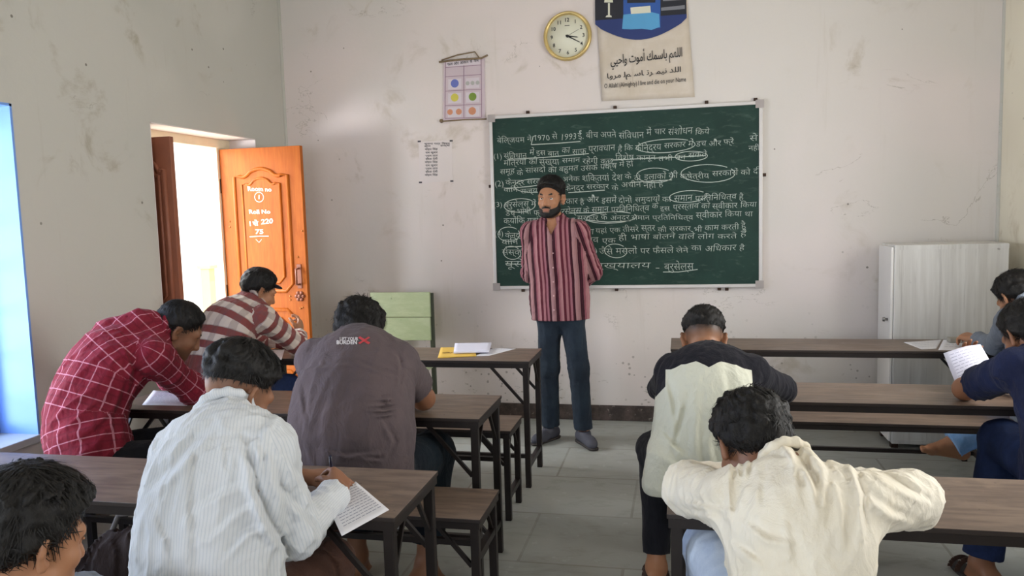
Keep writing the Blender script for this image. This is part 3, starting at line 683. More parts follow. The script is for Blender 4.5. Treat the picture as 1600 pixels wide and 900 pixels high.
# ------------------------------------------------------------------ pale green chair
def green_mat():
    n = NM('chipped_pale_green_paint'); v = n.coord('Object'); f = n.noise(n.coord('Object', scale=(1, 1, 3)), 7, 6, .7)
    col = n.mix(n.smooth(f, .4, .7), srgb(176, 190, 150), srgb(190, 202, 166))
    col = n.mix(n.math('MULTIPLY', n.smooth(n.noise(v, 17, 6, .75), .63, .68), .8), col, srgb(92, 92, 74))
    n.bump(f, .2, .004); return n.out(col, .55)
M_green = green_mat()
cr_ = empty('wooden_chair', (-2.02, 5.2, 0)); tag(cr_, 'pale green wooden chair with a wide plank backrest standing against the back wall', 'chair')
gx0, gx1 = -2.215, -1.760; gy = 5.33
b = MB(); b.box(gx0, gy, .795, gx1, gy + .022, .975, .004); b.box(gx0, gy, .625, gx1 - .004, gy + .022, .791, .004); off(b.build('backrest', M_green), cr_)
for x in (gx0 + .002, gx1 - .002):
    b = MB(); b.box(x - .014, gy + .022, 0, x + .014, gy + .058, .965, .003); off(b.build('rear_leg', simple('dark_green_timber', srgb(70, 76, 62), .6)), cr_)
    b = MB(); b.box(x - .014, gy - .36, 0, x + .014, gy - .324, .43, .003); off(b.build('front_leg', M_green), cr_)
    b = MB(); b.box(x - .010, gy - .324, .2, x + .010, gy + .022, .225); off(b.build('side_rail', M_green), cr_)
b = MB(); b.box(gx0 - .01, gy - .37, .43, gx1 + .01, gy + .02, .455, .004); off(b.build('seat', M_green), cr_)
# ------------------------------------------------------------------ papers and small things
def paper_mat(name, c=(226, 226, 232)):
    n = NM(name); v = n.coord('Object'); f = n.noise(v, 12, 3); col = n.mix(f, srgb(*[x - 6 for x in c]), srgb(*c))
    return n.out(col, .65, 0, .3)
M_paper = paper_mat('answer_sheet_paper'); M_handw = simple('blue_grey_ink', srgb(138, 142, 160), .7)
def sheet(name, quad, z, label, cat, lines=12, mat_=None, curl=0.0, group=None, thick=.0012, parent=None, margin=.1):
    """a sheet with corner points (x, y) near-left, near-right, far-right, far-left, lying at height z; thin writing on it"""
    q = [V(x, y, z) for x, y in quad]; org = sum(q) / 4; n = 10
    vs = []; fs = []
    def P(s, t, dz=0.0):
        p = (q[0] * (1 - s) + q[1] * s) * (1 - t) + (q[3] * (1 - s) + q[2] * s) * t
        return p + V(0, 0, thick + curl * (max(0, s - .5) ** 2 * 2 + .5 * max(0, .35 - t) ** 2) + dz) - V(org[0], org[1], 0)
    for j in range(n + 1):
        for i in range(n + 1): vs.append(tuple(P(i / n, j / n)))
    for j in range(n):
        for i in range(n): fs.append((j * (n + 1) + i, j * (n + 1) + i + 1, (j + 1) * (n + 1) + i + 1, (j + 1) * (n + 1) + i))
    b = MB(); b.raw(vs, fs); o = b.build(name, mat_ or M_paper); o.location = (org[0], org[1], 0)
    for p in o.data.polygons: p.use_smooth = True
    md = o.modifiers.new('thick', 'SOLIDIFY'); md.thickness = thick * .8; md.offset = -1
    if label: tag(o, label, cat, group)
    if lines:
        rnd = random.Random(int(abs(org[0] * 1000)))
        b = MB()
        for k in range(lines):
            t = .92 - k * (.84 / lines); s = margin
            while s < .9:
                L = rnd.uniform(.05, .13)
                b.raw([tuple(P(s, t, .0006)), tuple(P(min(s + L, .93), t, .0006)), tuple(P(min(s + L, .93), t + .014, .0006)), tuple(P(s, t + .014, .0006))], [(0, 1, 2, 3)]); s += L + .02
        b.build('handwriting', M_handw, o)
    return o
zt = HD
def fxy(u, v, z=HD): p = at(u, v, 2, z); return (p[0], p[1])
# near desk on the left: folded answer sheet beside the writing hand
sheet('answer_sheet', [fxy(534, 838), fxy(608, 797), fxy(556, 753), fxy(505, 775)], zt, 'folded white answer sheet under the right hand of the boy in the pale bluish shirt', 'paper', 13)
b = MB(); rnd = random.Random(4)
for k, (u, v) in enumerate(((572, 758), (581, 753), (590, 760), (598, 753), (604, 751), (590, 763))):
    p = at(u, v, 2, zt + .0006); q2 = at(u + rnd.uniform(4, 9), v - rnd.uniform(4, 9), 2, zt + .0006); stroke(b, [tuple(p), tuple((p + q2) / 2 + V(.004, 0, 0)), tuple(q2)], .006, (0, 0, 1))
for (u, v) in ((598, 790), (606, 800), (602, 793), (610, 806)):
    p = at(u, v, 2, zt + .0006); stroke(b, [tuple(p), tuple(p + V(.03, .008, 0))], .004, (0, 0, 1))
b.build('chalk_scribble', simple('faint_chalk', srgb(196, 186, 176), .9), [o for o in bpy.data.objects if o.name.startswith('tabletop')][2])
# desk nearest the board
def quad(p): return [fxy(*x) for x in p]
ev = sheet('envelope', quad([(684, 560), (744, 557), (742, 543), (689, 544)]), zt, 'yellow paper envelope with a printed stamp beside the white sheets on the front desk', 'envelope', 0, simple('envelope_yellow', srgb(228, 188, 84), .6, var=.08), thick=.005)
b = MB(); c = at(697, 551, 2, zt + .0062) - V(*ev.location)
stroke(b, [tuple(c + V(.02 * math.cos(t), .02 * math.sin(t), 0)) for t in [k * .4 for k in range(17)]], .006, (0, 0, 1)); stroke(b, [tuple(c + V(-.015, 0, 0)), tuple(c + V(.015, .006, 0))], .008, (0, 0, 1)); stroke(b, [tuple(c + V(.03, -.02, 0)), tuple(c + V(.03, .02, 0)), tuple(c + V(.042, .0, 0))], .006, (0, 0, 1))
b.build('stamp', simple('stamp_brown', srgb(150, 110, 40), .7), ev)
sheet('loose_sheet', quad([(742, 556.5), (764, 556), (806, 545), (770, 544)]), zt, 'flat white sheet lying right of the paper stack on the front desk', 'paper', 6)
st_ = sheet('paper_stack', quad([(709, 555), (764, 553), (768, 540), (711, 541)]), zt + .006, 'thin stack of white answer sheets partly on the yellow envelope', 'paper stack', 0, paper_mat('stack_paper', (222, 222, 238)), thick=.014)
# right column, desk nearest the board
sheet('question_paper', quad([(1466, 547), (1540, 548), (1548, 531), (1474, 531)]), zt, 'white question paper under the writing hand on the desk before the cabinet', 'paper', 4)
sheet('loose_sheet', quad([(1440, 546), (1463, 545), (1471, 531), (1412, 535)]), zt, 'white sheet at the left of the papers on the desk before the cabinet', 'paper', 4)
b = MB(); p = fxy(1495, 535); b.box(-.045, -.03, 0, .045, .03, .026, .004); o = b.build('eraser_box', simple('grey_box_card', srgb(150, 146, 136), .6)); o.location = (p[0], p[1], zt + .0025); tag(o, 'small grey box resting on the papers before the cabinet', 'box')
# second row left
sheet('answer_sheet', quad([(222, 633), (292, 634), (312, 612), (240, 610)]), zt, 'white answer sheet under the arms of the boy in red checks', 'paper', 9)
sheet('answer_sheet', quad([(560, 650), (640, 650), (650, 630), (580, 628)]), zt, 'white answer sheet beside the elbow of the man in the dark grey t-shirt', 'paper', 9)
sheet('answer_sheet', quad([(405, 563), (440, 562), (445, 546), (405, 546)]), zt, 'white answer sheet in front of the boy in the brown checked shirt', 'paper', 6)
# ------------------------------------------------------------------ implicit-surface figures
def cap(a, b, r1, r2=None, k=0.03, f=None, q=1.0, g='torso', inv=False):
    return dict(t='cap', a=V(a), b=V(b), r1=r1, r2=r1 if r2 is None else r2, k=k, f=None if f is None else unit(f), q=q, g=g, inv=inv)
def ell(c, ax, rad, k=0.02, g='head', inv=False):
    return dict(t='ell', c=V(c), ax=np.array([unit(x) for x in ax]), rad=V(rad), k=k, g=g, inv=inv)
def ev_prim(p, P):
    if p['t'] == 'cap':
        w = P - p['a']; ba = p['b'] - p['a']
        if p['f'] is not None:
            s = 1 / p['q'] - 1
            w = w + (w @ p['f'])[..., None] * (p['f'] * s); ba = ba + (ba @ p['f']) * p['f'] * s
        t = np.clip((w @ ba) / max(ba @ ba, 1e-9), 0, 1)
        d = np.linalg.norm(w - t[..., None] * ba, axis=-1) - (p['r1'] + (p['r2'] - p['r1']) * t)
        return d * (p['q'] if p['q'] < 1 else 1.0) ** 0.5
    w = (P - p['c']) @ p['ax'].T
    k0 = np.linalg.norm(w / p['rad'], axis=-1); k1 = np.linalg.norm(w / p['rad'] ** 2, axis=-1)
    return k0 * (k0 - 1) / np.maximum(k1, 1e-6)
def bounds(p):
    if p['t'] == 'cap':
        r = max(p['r1'], p['r2']) * max(1.0, p['q'])
        return np.minimum(p['a'], p['b']) - r, np.maximum(p['a'], p['b']) + r
    r = np.sqrt(((p['ax'] * p['rad'][:, None]) ** 2).sum(0)); return p['c'] - r, p['c'] + r
_E = np.array([[0,0,0],[1,0,0],[0,1,0],[1,1,0],[0,0,1],[1,0,1],[0,1,1],[1,1,1]])
def surface_nets(D, org, h):
    s = D < 0
    n = np.array(D.shape) - 1
    cnt = np.zeros(n, np.int8)
    for e in _E: cnt += s[e[0]:e[0] + n[0], e[1]:e[1] + n[1], e[2]:e[2] + n[2]]
    mask = (cnt > 0) & (cnt < 8); I = np.argwhere(mask)
    if not len(I): return np.zeros((0, 3)), np.zeros((0, 4), int)
    idx = -np.ones(n, np.int64); idx[mask] = np.arange(len(I))
    c = np.stack([D[I[:, 0] + e[0], I[:, 1] + e[1], I[:, 2] + e[2]] for e in _E], 1)
    acc = np.zeros((len(I), 3)); num = np.zeros(len(I))
    for i in range(8):
        for j in range(i + 1, 8):
            if abs(_E[i] - _E[j]).sum() != 1: continue
            x = (c[:, i] < 0) != (c[:, j] < 0)
            t = np.where(x, c[:, i] / np.where(x, c[:, i] - c[:, j], 1), 0)
            acc += np.where(x[:, None], _E[i] + t[:, None] * (_E[j] - _E[i]), 0); num += x
    vs = org + (I + acc / num[:, None]) * h
    Q = []
    for ax in range(3):
        a1, a2 = [(1, 2), (2, 0), (0, 1)][ax]
        sl0 = [slice(1, -1)] * 3; sl1 = [slice(1, -1)] * 3; sl0[ax] = slice(0, -1); sl1[ax] = slice(1, None)
        A = s[tuple(sl0)]; B = s[tuple(sl1)]
        J = np.argwhere(A != B)
        if not len(J): continue
        flip = A[J[:, 0], J[:, 1], J[:, 2]]
        base = J.copy(); base[:, a1] += 1; base[:, a2] += 1
        o = np.zeros((4, 3), int); o[0, a1] = o[0, a2] = -1; o[1, a2] = -1; o[3, a1] = -1
        q = np.stack([idx[tuple((base + o[m]).T)] for m in range(4)], 1)
        q[~flip] = q[~flip][:, ::-1]
        Q.append(q)
    return vs, np.concatenate(Q)
def field(prims, h, lo=None, hi=None, mods=(), disp=None):
    bs = [bounds(p) for p in prims if not p['inv']]
    L = np.min([x[0] for x in bs], 0) - 4 * h - .012; H = np.max([x[1] for x in bs], 0) + 4 * h + .012
    if lo is not None: L = np.maximum(L, lo)
    if hi is not None: H = np.minimum(H, hi)
    n = np.ceil((H - L) / h).astype(int) + 1
    D = np.full(n, 0.2, np.float32)
    X = [L[i] + np.arange(n[i]) * h for i in range(3)]
    for p in prims:
        a, b = bounds(p); mg = max(p['k'], .004) + .025
        i0 = np.clip(np.floor((a - mg - L) / h).astype(int), 0, n); i1 = np.clip(np.ceil((b + mg - L) / h).astype(int) + 1, 0, n)
        if np.any(i1 <= i0): continue
        sl = tuple(slice(i0[i], i1[i]) for i in range(3))
        G = np.stack(np.meshgrid(*[X[i][sl[i]] for i in range(3)], indexing='ij'), -1).astype(np.float32)
        d = ev_prim(p, G).astype(np.float32); o = D[sl]; k = p['k']
        if p['inv']:
            if k > 0:
                t = np.clip(.5 - .5 * (o + d) / k, 0, 1); D[sl] = o * (1 - t) - d * t + k * t * (1 - t)
            else: D[sl] = np.maximum(o, -d)
        else:
            if k > 0:
                t = np.clip(.5 + .5 * (o - d) / k, 0, 1); D[sl] = o * (1 - t) + d * t - k * t * (1 - t)
            else: D[sl] = np.minimum(o, d)
    if disp is not None or mods:
        M = np.argwhere(np.abs(D) < .05); P = L + M * h; val = D[M[:, 0], M[:, 1], M[:, 2]].astype(float)
        if disp is not None: val = val + disp(P)
        for fn in mods: val = fn(P, val)
        D[M[:, 0], M[:, 1], M[:, 2]] = val
        if mods:   # deep inside values must obey the cuts as well
            M = np.argwhere(D <= -.05)
            if len(M):
                P = L + M * h; val = D[M[:, 0], M[:, 1], M[:, 2]].astype(float)
                for fn in mods: val = fn(P, val)
                D[M[:, 0], M[:, 1], M[:, 2]] = val
    D[0] = D[-1] = .2; D[:, 0] = D[:, -1] = .2; D[:, :, 0] = D[:, :, -1] = .2
    return surface_nets(D, L, h)
def link_mesh(name, vs, q, mats, parent=None, org=(0, 0, 0), attrs=None, uv=None, mi=None):
    org = V(org); me = bpy.data.meshes.new(name)
    me.vertices.add(len(vs)); me.vertices.foreach_set('co', (vs - org).astype(np.float32).ravel())
    me.loops.add(len(q) * 4); me.loops.foreach_set('vertex_index', q.astype(np.int32).ravel())
    me.polygons.add(len(q)); me.polygons.foreach_set('loop_start', (np.arange(len(q)) * 4).astype(np.int32))
    me.polygons.foreach_set('use_smooth', np.ones(len(q), bool))
    if mi is not None: me.polygons.foreach_set('material_index', mi.astype(np.int32))
    me.update(calc_edges=True); me.validate()
    for m_ in (mats if isinstance(mats, (list, tuple)) else [mats]): me.materials.append(m_)
    if uv is not None and len(me.loops) == len(uv):
        l = me.uv_layers.new(name='weave'); l.data.foreach_set('uv', uv.astype(np.float32).ravel())
    for k, v in (attrs or {}).items():
        a = me.attributes.new(k, 'FLOAT', 'POINT'); a.data.foreach_set('value', v.astype(np.float32))
    o = bpy.data.objects.new(name, me); COL.objects.link(o)
    if parent is not None: o.parent = parent
    return o
# folds of cloth: ridged waves stretched along a direction
def wrinkle(P, d, wl, amp, seed, stretch=.75):
    d = unit(d); rg = np.random.RandomState(seed); Q = P - (P @ d)[:, None] * d * stretch
    n = np.zeros(len(P))
    for i in range(5):
        k = rg.normal(size=3); k = k / np.linalg.norm(k) * 2 * math.pi / (wl * rg.uniform(.7, 1.5)); m2 = rg.normal(size=3) * 2 * math.pi / (wl * 2.6)
        n += np.sin(Q @ k + 1.4 * np.sin(Q @ m2 + rg.uniform(0, 6)) + rg.uniform(0, 6))
    n = n / 3.2
    return -amp * (1 - np.abs(np.clip(n, -1, 1))) ** 1.7 + amp * .35
def crease(P, a, b, w, amp):
    a = V(a); b = V(b); ba = b - a; t = np.clip(((P - a) @ ba) / (ba @ ba), 0, 1)
    d = np.linalg.norm(P - a - t[:, None] * ba, axis=1); return amp * np.exp(-(d / w) ** 2) * np.sin(math.pi * np.clip(t, .08, .92)) ** .5
def pcrease(P, pts, w, amp, ymax, fold=False):
    """crease or fold of the cloth running along a polyline seen from the camera (points in pixels), on the near side of the figure"""
    d = P - CC; zc = d @ CD; uv = np.stack([800 + CF * (d @ CR) / zc, 450 - CF * (d @ CU) / zc], 1)
    best = np.full(len(P), 1e9); sg = np.zeros(len(P)); tt = np.zeros(len(P)); pts = [np.array(p, float) for p in pts]
    L = [np.linalg.norm(b - a) for a, b in zip(pts, pts[1:])]; acc = 0; tot = sum(L)
    for a, b, l in zip(pts, pts[1:], L):
        e = (b - a) / l; r = uv - a; t = np.clip(r @ e, 0, l); dd = np.linalg.norm(r - t[:, None] * e, axis=1); m_ = dd < best
        best[m_] = dd[m_]; sg[m_] = np.sign(r[:, 0] * e[1] - r[:, 1] * e[0])[m_]; tt[m_] = ((acc + t) / tot)[m_]; acc += l
    x = best / w; tp = np.clip(np.sin(math.pi * np.clip(tt, .04, .96)), 0, 1) ** .6 * (P[:, 1] < ymax)
    return amp * tp * ((sg * x * 2.2 if fold else 1.0) * np.exp(-x ** 2))
def window(P, c, r): return np.exp(-(np.linalg.norm(P - V(c), axis=1) / r) ** 2)
# ---- body parts
def hand_prims(w, fdir, nrm, thumb_side, s=1.0, curl=(.5, .5, .5, .5), thumb=.5, spread=.1, grp='hand'):
    """w wrist; fdir towards the knuckles; nrm out of the palm; thumb_side +1 puts the thumb along cross(fdir, nrm)"""
    f = unit(fdir); n_ = unit(V(nrm) - f * (V(nrm) @ f)); x = np.cross(f, n_) * thumb_side
    w = V(w); P = []
    K = [w + f * .088 * s + x * .030 * s, w + f * .092 * s + x * .010 * s, w + f * .088 * s - x * .010 * s, w + f * .080 * s - x * .029 * s]
    for i, kk in enumerate(K):
        P.append(cap(w + f * .012 * s + x * (.016 - .011 * i) * s, kk, .0155 * s, .0125 * s, .014, None, 1, grp))
    P.append(cap(w + f * .025 * s + x * .02 * s - n_ * .0 + n_ * .008 * s, w + f * .06 * s + x * .026 * s + n_ * .006 * s, .016 * s, .012 * s, .012, None, 1, grp))
    P.append(cap(w + f * .025 * s - x * .02 * s + n_ * .006 * s, w + f * .06 * s - x * .024 * s + n_ * .004 * s, .013 * s, .011 * s, .012, None, 1, grp))
    LN = (.072, .080, .074, .058)
    for i in range(4):
        p = K[i]; a = .12; sx = (1.5 - i) * spread * .35
        for j, (fr, r) in enumerate(((.46, .0098), (.30, .0088), (.24, .0080))):
            a += curl[i] * (.75, .95, .6)[j]
            d = unit(f * math.cos(a) + n_ * math.sin(a) + x * sx); e = p + d * LN[i] * fr * s
            P.append(cap(p, e, r * s, (r - .0012) * s, .004, None, 1, grp)); p = e
    p = w + f * .022 * s + x * .024 * s + n_ * .006 * s
    for j, (L, r) in enumerate(((.040, .0125), (.032, .0108), (.026, .0095))):
        a = .75 - thumb * (.25, .55, .5)[j] * (1 + .4 * j)
        d = unit(f * (.72 + .1 * j) + x * a * .9 + n_ * (.22 + thumb * .5 * (.5 + .5 * j))); e = p + d * L * s
        P.append(cap(p, e, r * s, (r - .001) * s, .005, None, 1, grp)); p = e
    return P
def foot_prims(an, toe, s=1.0):
    an = V(an); toe = V(toe); f = unit(toe - an); f = unit(V(f[0], f[1], f[2])); up = V(0, 0, 1) if abs(f[2]) < .8 else V(0, 1, 0)
    x = unit(np.cross(f, up)); up = np.cross(x, f); z = -.062 * s
    heel = an - f * .045 * s + up * z; ball = an + f * .115 * s + up * (z - .008 * s)
    P = [cap(an, heel + up * .01, .036 * s, .034 * s, .02, None, 1, 'foot'), cap(an + f * .01, ball, .036 * s, .027 * s, .03, None, 1, 'foot'),
         cap(heel, ball, .031 * s, .026 * s, .02, None, 1, 'foot'), cap(ball - x * .02 * s, ball + x * .02 * s, .022 * s, .02 * s, .015, None, 1, 'foot')]
    for i in range(5):
        o = (i - 2) * .0165 * s; L = (.05, .05, .047, .042, .036)[i] * s
        P.append(cap(ball + x * o, ball + x * o * 1.15 + f * L - up * .004, (.0115 if i else .014) * s, (.0095 if i else .0125) * s, .005, None, 1, 'foot'))
    return P
class Head:
    def __init__(s, c, fwd, up, sc=1.0):
        s.c = V(c); s.f = unit(fwd); s.u = unit(V(up) - s.f * (V(up) @ s.f)); s.r = np.cross(s.f, s.u); s.s = sc
    def p(s, x, y, z): return s.c + (s.r * x + s.f * y + s.u * z) * s.s
    def loc(s, P): w = (P - s.c) / s.s; return w @ s.r, w @ s.f, w @ s.u
    def e(s, x, y, z, a, b, c, k=.02, inv=False, g='head'): return ell(s.p(x, y, z), [s.r, s.f, s.u], V(a, b, c) * s.s, k, g, inv)
    def k(s, A, B, r1, r2=None, k=.01): return cap(s.p(*A), s.p(*B), r1 * s.s, (r1 if r2 is None else r2) * s.s, k, None, 1, 'head')
    def prims(s):
        P = [s.e(0, -.012, .030, .074, .094, .086, .0), s.e(0, .028, -.028, .060, .066, .085, .03), s.e(0, .040, -.078, .044, .044, .038, .03), s.e(0, .066, -.098, .024, .022, .020, .025),
             s.k((-.040, .074, .022), (.040, .074, .022), .013, None, .02), s.k((0, .085, .010), (0, .106, -.034), .0085, .0125, .012), s.k((-.012, .094, -.040), (.012, .094, -.040), .0085, None, .008),
             s.k((-.018, .083, -.064), (.018, .083, -.064), .0085, None, .008), s.k((-.016, .082, -.076), (.016, .082, -.076), .0085, None, .006), s.e(-.040, .060, -.030, .022, .024, .02, .02), s.e(.040, .060, -.030, .022, .024, .02, .02),
             s.k((-.05, .02, -.07), (-.02, .065, -.096), .018, .016, .03), s.k((.05, .02, -.07), (.02, .065, -.096), .018, .016, .03)]
        for q in (-1, 1):
            P += [s.e(q * .032, .094, .002, .016, .014, .010, .012, True),
                  s.k((q * .073, .000, .020), (q * .088, -.016, .018), .0075, .0065, .006), s.k((q * .088, -.016, .018), (q * .089, -.020, -.006), .0062, .006, .006), s.k((q * .089, -.020, -.006), (q * .080, -.008, -.034), .006, .0075, .006),
                  s.k((q * .074, .000, -.028), (q * .080, -.008, -.034), .0085, .008, .006), s.k((q * .073, -.006, .012), (q * .080, -.012, -.022), .008, .007, .008), s.e(q * .085, -.004, -.008, .006, .008, .012, .004, True)]
        return P
def hair_zmin(y, kind):
    if kind == 'fade': return np.interp(y, [-.12, -.07, -.02, .03, .055, .075, .11], [-.005, .010, .016, .022, .045, .070, .080])
    if kind == 'long': return np.interp(y, [-.12, -.08, -.03, .0, .02, .05, .075, .12], [-.062, -.058, -.028, -.006, .002, .036, .058, .066])
    return np.interp(y, [-.12, -.08, -.03, .0, .02, .05, .075, .11], [-.048, -.044, -.012, .006, .008, .040, .066, .074])
def hair_T(x, y, z, side, top, kind, fringe):
    zm = hair_zmin(y, kind); sm = lambda t: np.clip(t, 0, 1) ** 2 * (3 - 2 * np.clip(t, 0, 1))
    ramp = sm((z - zm) / (.045 if kind != 'fade' else .050)) ** .8
    T = side + top * sm((z - .03) / .085) + fringe * sm((y - .02) / .06) * sm((z - .03) / .04)
    return T, ramp
R0 = np.array([.074, .094, .086]); HC = np.array([0, -.012, .030])
def make_hair(H, parent, mat_, kind='short', thick=(.012, .024), locks=150, length=.05, seed=0, res=.0042, lift=.010, fringe=0.0, org=(0, 0, 0), spiky=.3, strands=2200, sweep=False):
    rg = np.random.RandomState(seed); s = H.s
    side, top = thick
    P = [H.e(0, -.012, .030, .074 + side + top * .5, .094 + side + top * .55 + fringe, .086 + side + top, .0)]
    def comb(N, jit):
        d = np.stack([N[:, 0] * .9, N[:, 1] * .8 + np.where(N[:, 1] > -.25, .45, -.1), -.25 * np.abs(N[:, 2]) - .5 * (1 - N[:, 2])], 1)
        if sweep:
            fr_ = np.clip((N[:, 1] - .05) / .4, 0, 1)[:, None]; d = d * (1 - fr_) + np.array([[-.55, -.35, .9]]) * fr_
        d = d / np.maximum(np.linalg.norm(d, axis=1), 1e-3)[:, None] + rg.normal(size=N.shape) * jit
        d = d - N * (d * N).sum(1)[:, None]; return d / np.maximum(np.linalg.norm(d, axis=1), 1e-3)[:, None]
    def roots(n, margin):
        th = rg.uniform(0, 2 * math.pi, n * 3); cz = rg.uniform(-.75, 1, n * 3); sz = np.sqrt(1 - cz ** 2)
        N = np.stack([sz * np.cos(th), sz * np.sin(th), cz], 1); a = HC + N * R0; ok = a[:, 2] > hair_zmin(a[:, 1], kind) + margin
        return N[ok][:n]
    N = roots(locks, .012); D_ = comb(N, spiky * .6)
    for n_, d in zip(N, D_):
        a = HC + n_ * R0; T, rp = hair_T(a[0], a[1], a[2], side, top, kind, fringe); a = HC + n_ * (R0 + T * rp * .75); L = length * rg.uniform(.5, 1.1)
        b_ = a + d * L * .55 + n_ * lift * rg.uniform(.1, .7); c_ = a + d * L - n_ * lift * rg.uniform(-.3, .5); r = rg.uniform(.0045, .0075)
        P += [cap(H.p(*a), H.p(*b_), r * s, r * .75 * s, .006), cap(H.p(*b_), H.p(*c_), r * .75 * s, r * .3 * s, .004)]
    def cut(Q, v):
        x, y, z = H.loc(Q); T, rp = hair_T(x, y, z, side, top, kind, fringe); w = np.stack([x, y, z], 1) - HC
        k0 = np.linalg.norm(w / R0, axis=1); k1 = np.linalg.norm(w / R0 ** 2, axis=1); e = k0 * (k0 - 1) / np.maximum(k1, 1e-6)
        clump = np.sin(x * 95 + 2.2 * np.sin(z * 60 + seed) + seed) * np.sin(z * 70 + 2 * np.sin(y * 55 + seed)) + .6 * np.sin(y * 120 + 2 * np.sin(x * 80))
        base = e - (T * (1 + .12 * clump) + .0045 + .0025 * clump) * rp + .004 * (1 - rp)
        zm = hair_zmin(y, kind) + .004 * np.sin(x * 230 + seed)
        return np.maximum(np.maximum(v, base * s), (zm - z) * s)
    def dsp(Q):
        x, y, z = H.loc(Q); a = np.arctan2(x, y + .02)
        return .0020 * np.sin(a * 34 + 5 * np.sin(z * 50 + seed) + 4 * np.sin(a * 5 + seed)) * s
    vs, q = field(P, res, mods=(cut,), disp=dsp)
    # loose strands over the mass
    N = roots(strands, .004 if kind != 'fade' else .018); D_ = comb(N, spiky * .5); m_ = len(N); K = 5; L = length * rg.uniform(.35, 1.0, m_) * (.55 if kind == 'fade' else 1.0); lf = lift * 1.2 * rg.uniform(.0, 1.0, m_) ** 2; pts = []
    base = HC + N * R0
    for j in range(K):
        t = j / (K - 1); p = base + D_ * (L * t)[:, None]; n_ = (p - HC) / R0; n_ = n_ / np.linalg.norm(n_, axis=1)[:, None]; p0 = HC + n_ * R0
        T, rp = hair_T(p0[:, 0], p0[:, 1], p0[:, 2], side, top, kind, fringe); pts.append(HC + n_ * (R0 + (T * np.maximum(rp, .1) + .0012 + lf * t)[:, None]))
    pts = np.stack(pts, 1); wv = np.cross(D_, N); W_ = .0011 * np.array([1, 1, .9, .7, .15])
    A = pts - wv[:, None] * W_[None, :, None]; B = pts + wv[:, None] * W_[None, :, None]
    V_ = np.concatenate([A, B], 1).reshape(-1, 3); V_ = H.c + (V_[:, :1] * H.r + V_[:, 1:2] * H.f + V_[:, 2:] * H.u) * s
    o0 = np.arange(m_)[:, None] * 2 * K; F = np.concatenate([np.stack([o0[:, 0] + j, o0[:, 0] + j + 1, o0[:, 0] + K + j + 1, o0[:, 0] + K + j], 1) for j in range(K - 1)])
    return link_mesh('hair', np.concatenate([vs, V_]), np.concatenate([q, F + len(vs)]), mat_, parent, org)
# ---- materials for people
def skin_mat(name, c, dark=.45):
    n = NM(name); v = n.coord('Object'); f = n.noise(v, 14, 4, .6)
    col = n.mix(f, tuple(x * .9 for x in c), tuple(x * 1.08 for x in c))
    at_ = n.node('ShaderNodeAttribute', attribute_name='stubble')
    col = n.mix(n.math('MULTIPLY', at_.outputs['Fac'], n.math('ADD', .72, n.math('MULTIPLY', n.noise(v, 300, 2), .3))), col, (.022, .017, .015))
    at2 = n.node('ShaderNodeAttribute', attribute_name='lips'); col = n.mix(at2.outputs['Fac'], col, (c[0] * .8, c[1] * .62, c[2] * .62))
    n.b.inputs['Subsurface Weight'].default_value = .08; n.b.inputs['Subsurface Radius'].default_value = (.012, .005, .003); n.b.inputs['Subsurface Scale'].default_value = 1.0
    n.bump(n.noise(v, 160, 3), .06, .002)
    return n.out(col, .48, 0, .35)
def hair_mat(name='black_hair', c=(.008, .007, .0065), c2=(.026, .022, .020)):
    n = NM(name); v = n.coord('Object', scale=(1, 1, .6)); f = n.noise(v, 90, 6, .7, 1.2); g = n.noise(v, 26, 4)
    col = n.mix(n.math('MULTIPLY', n.smooth(f, .5, .75), .5), c, c2)
    n.bump(n.math('ADD', f, g), .55, .006)
    return n.out(col, .55, 0, .28)
SK1 = skin_mat('skin_warm_brown', srgb(166, 118, 88)); SK2 = skin_mat('skin_brown', srgb(140, 98, 74)); SK3 = skin_mat('skin_deep_brown', srgb(124, 84, 62))
HAIR = hair_mat(); HAIR_T = hair_mat('dark_brown_hair', (.020, .014, .011), (.06, .04, .03))
M_eye = simple('eye_white', srgb(214, 206, 198), .25, var=.02); M_iris = simple('iris_dark_brown', srgb(34, 22, 16), .2); M_brow = simple('brow_hair', srgb(32, 24, 20), .7)
def cloth_base(n, col, amt=.10, weave=420, rough=.85, bmp=.40):
    v = n.coord('Object'); f = n.noise(v, 7, 4, .6)
    col = n.mix(n.math('MULTIPLY', n.smooth(f, .4, .7), amt), col, (.12, .10, .10))
    w = n.noise(n.coord('Object', scale=(1, 1, .55)), 15, 4, .55, 1.6); w2 = n.noise(n.coord('Object', scale=(1.4, 1.4, .6), rot=(.5, .3, .2)), 38, 3, .5, 1.0)
    n.bump(n.math('ADD', n.math('ADD', w, n.math('MULTIPLY', w2, .3)), n.math('MULTIPLY', n.noise(v, weave, 2), .04)), bmp, .018); return n.out(col, rough, 0, .15, .05)
def cloth(name, c, c2=None, amt=.1):
    n = NM(name); v = n.coord('Object'); f = n.noise(v, 5, 4, .6)
    return cloth_base(n, n.mix(n.smooth(f, .35, .65), c, c2 or tuple(x * .88 for x in c)), amt)
def uvxy(n):
    u = n.node('ShaderNodeUVMap', uv_map='weave'); s = n.node('ShaderNodeSeparateXYZ'); n.link(u.outputs[0], s.inputs[0]); return s.outputs[0], s.outputs[1]
def fr(n, x, period, ph=0.0): return n.math('FRACT', n.math('ADD', n.math('DIVIDE', x, period), ph + 20.0))
def band(n, f, a, b): return n.math('MULTIPLY', n.math('GREATER_THAN', f, a), n.math('LESS_THAN', f, b))
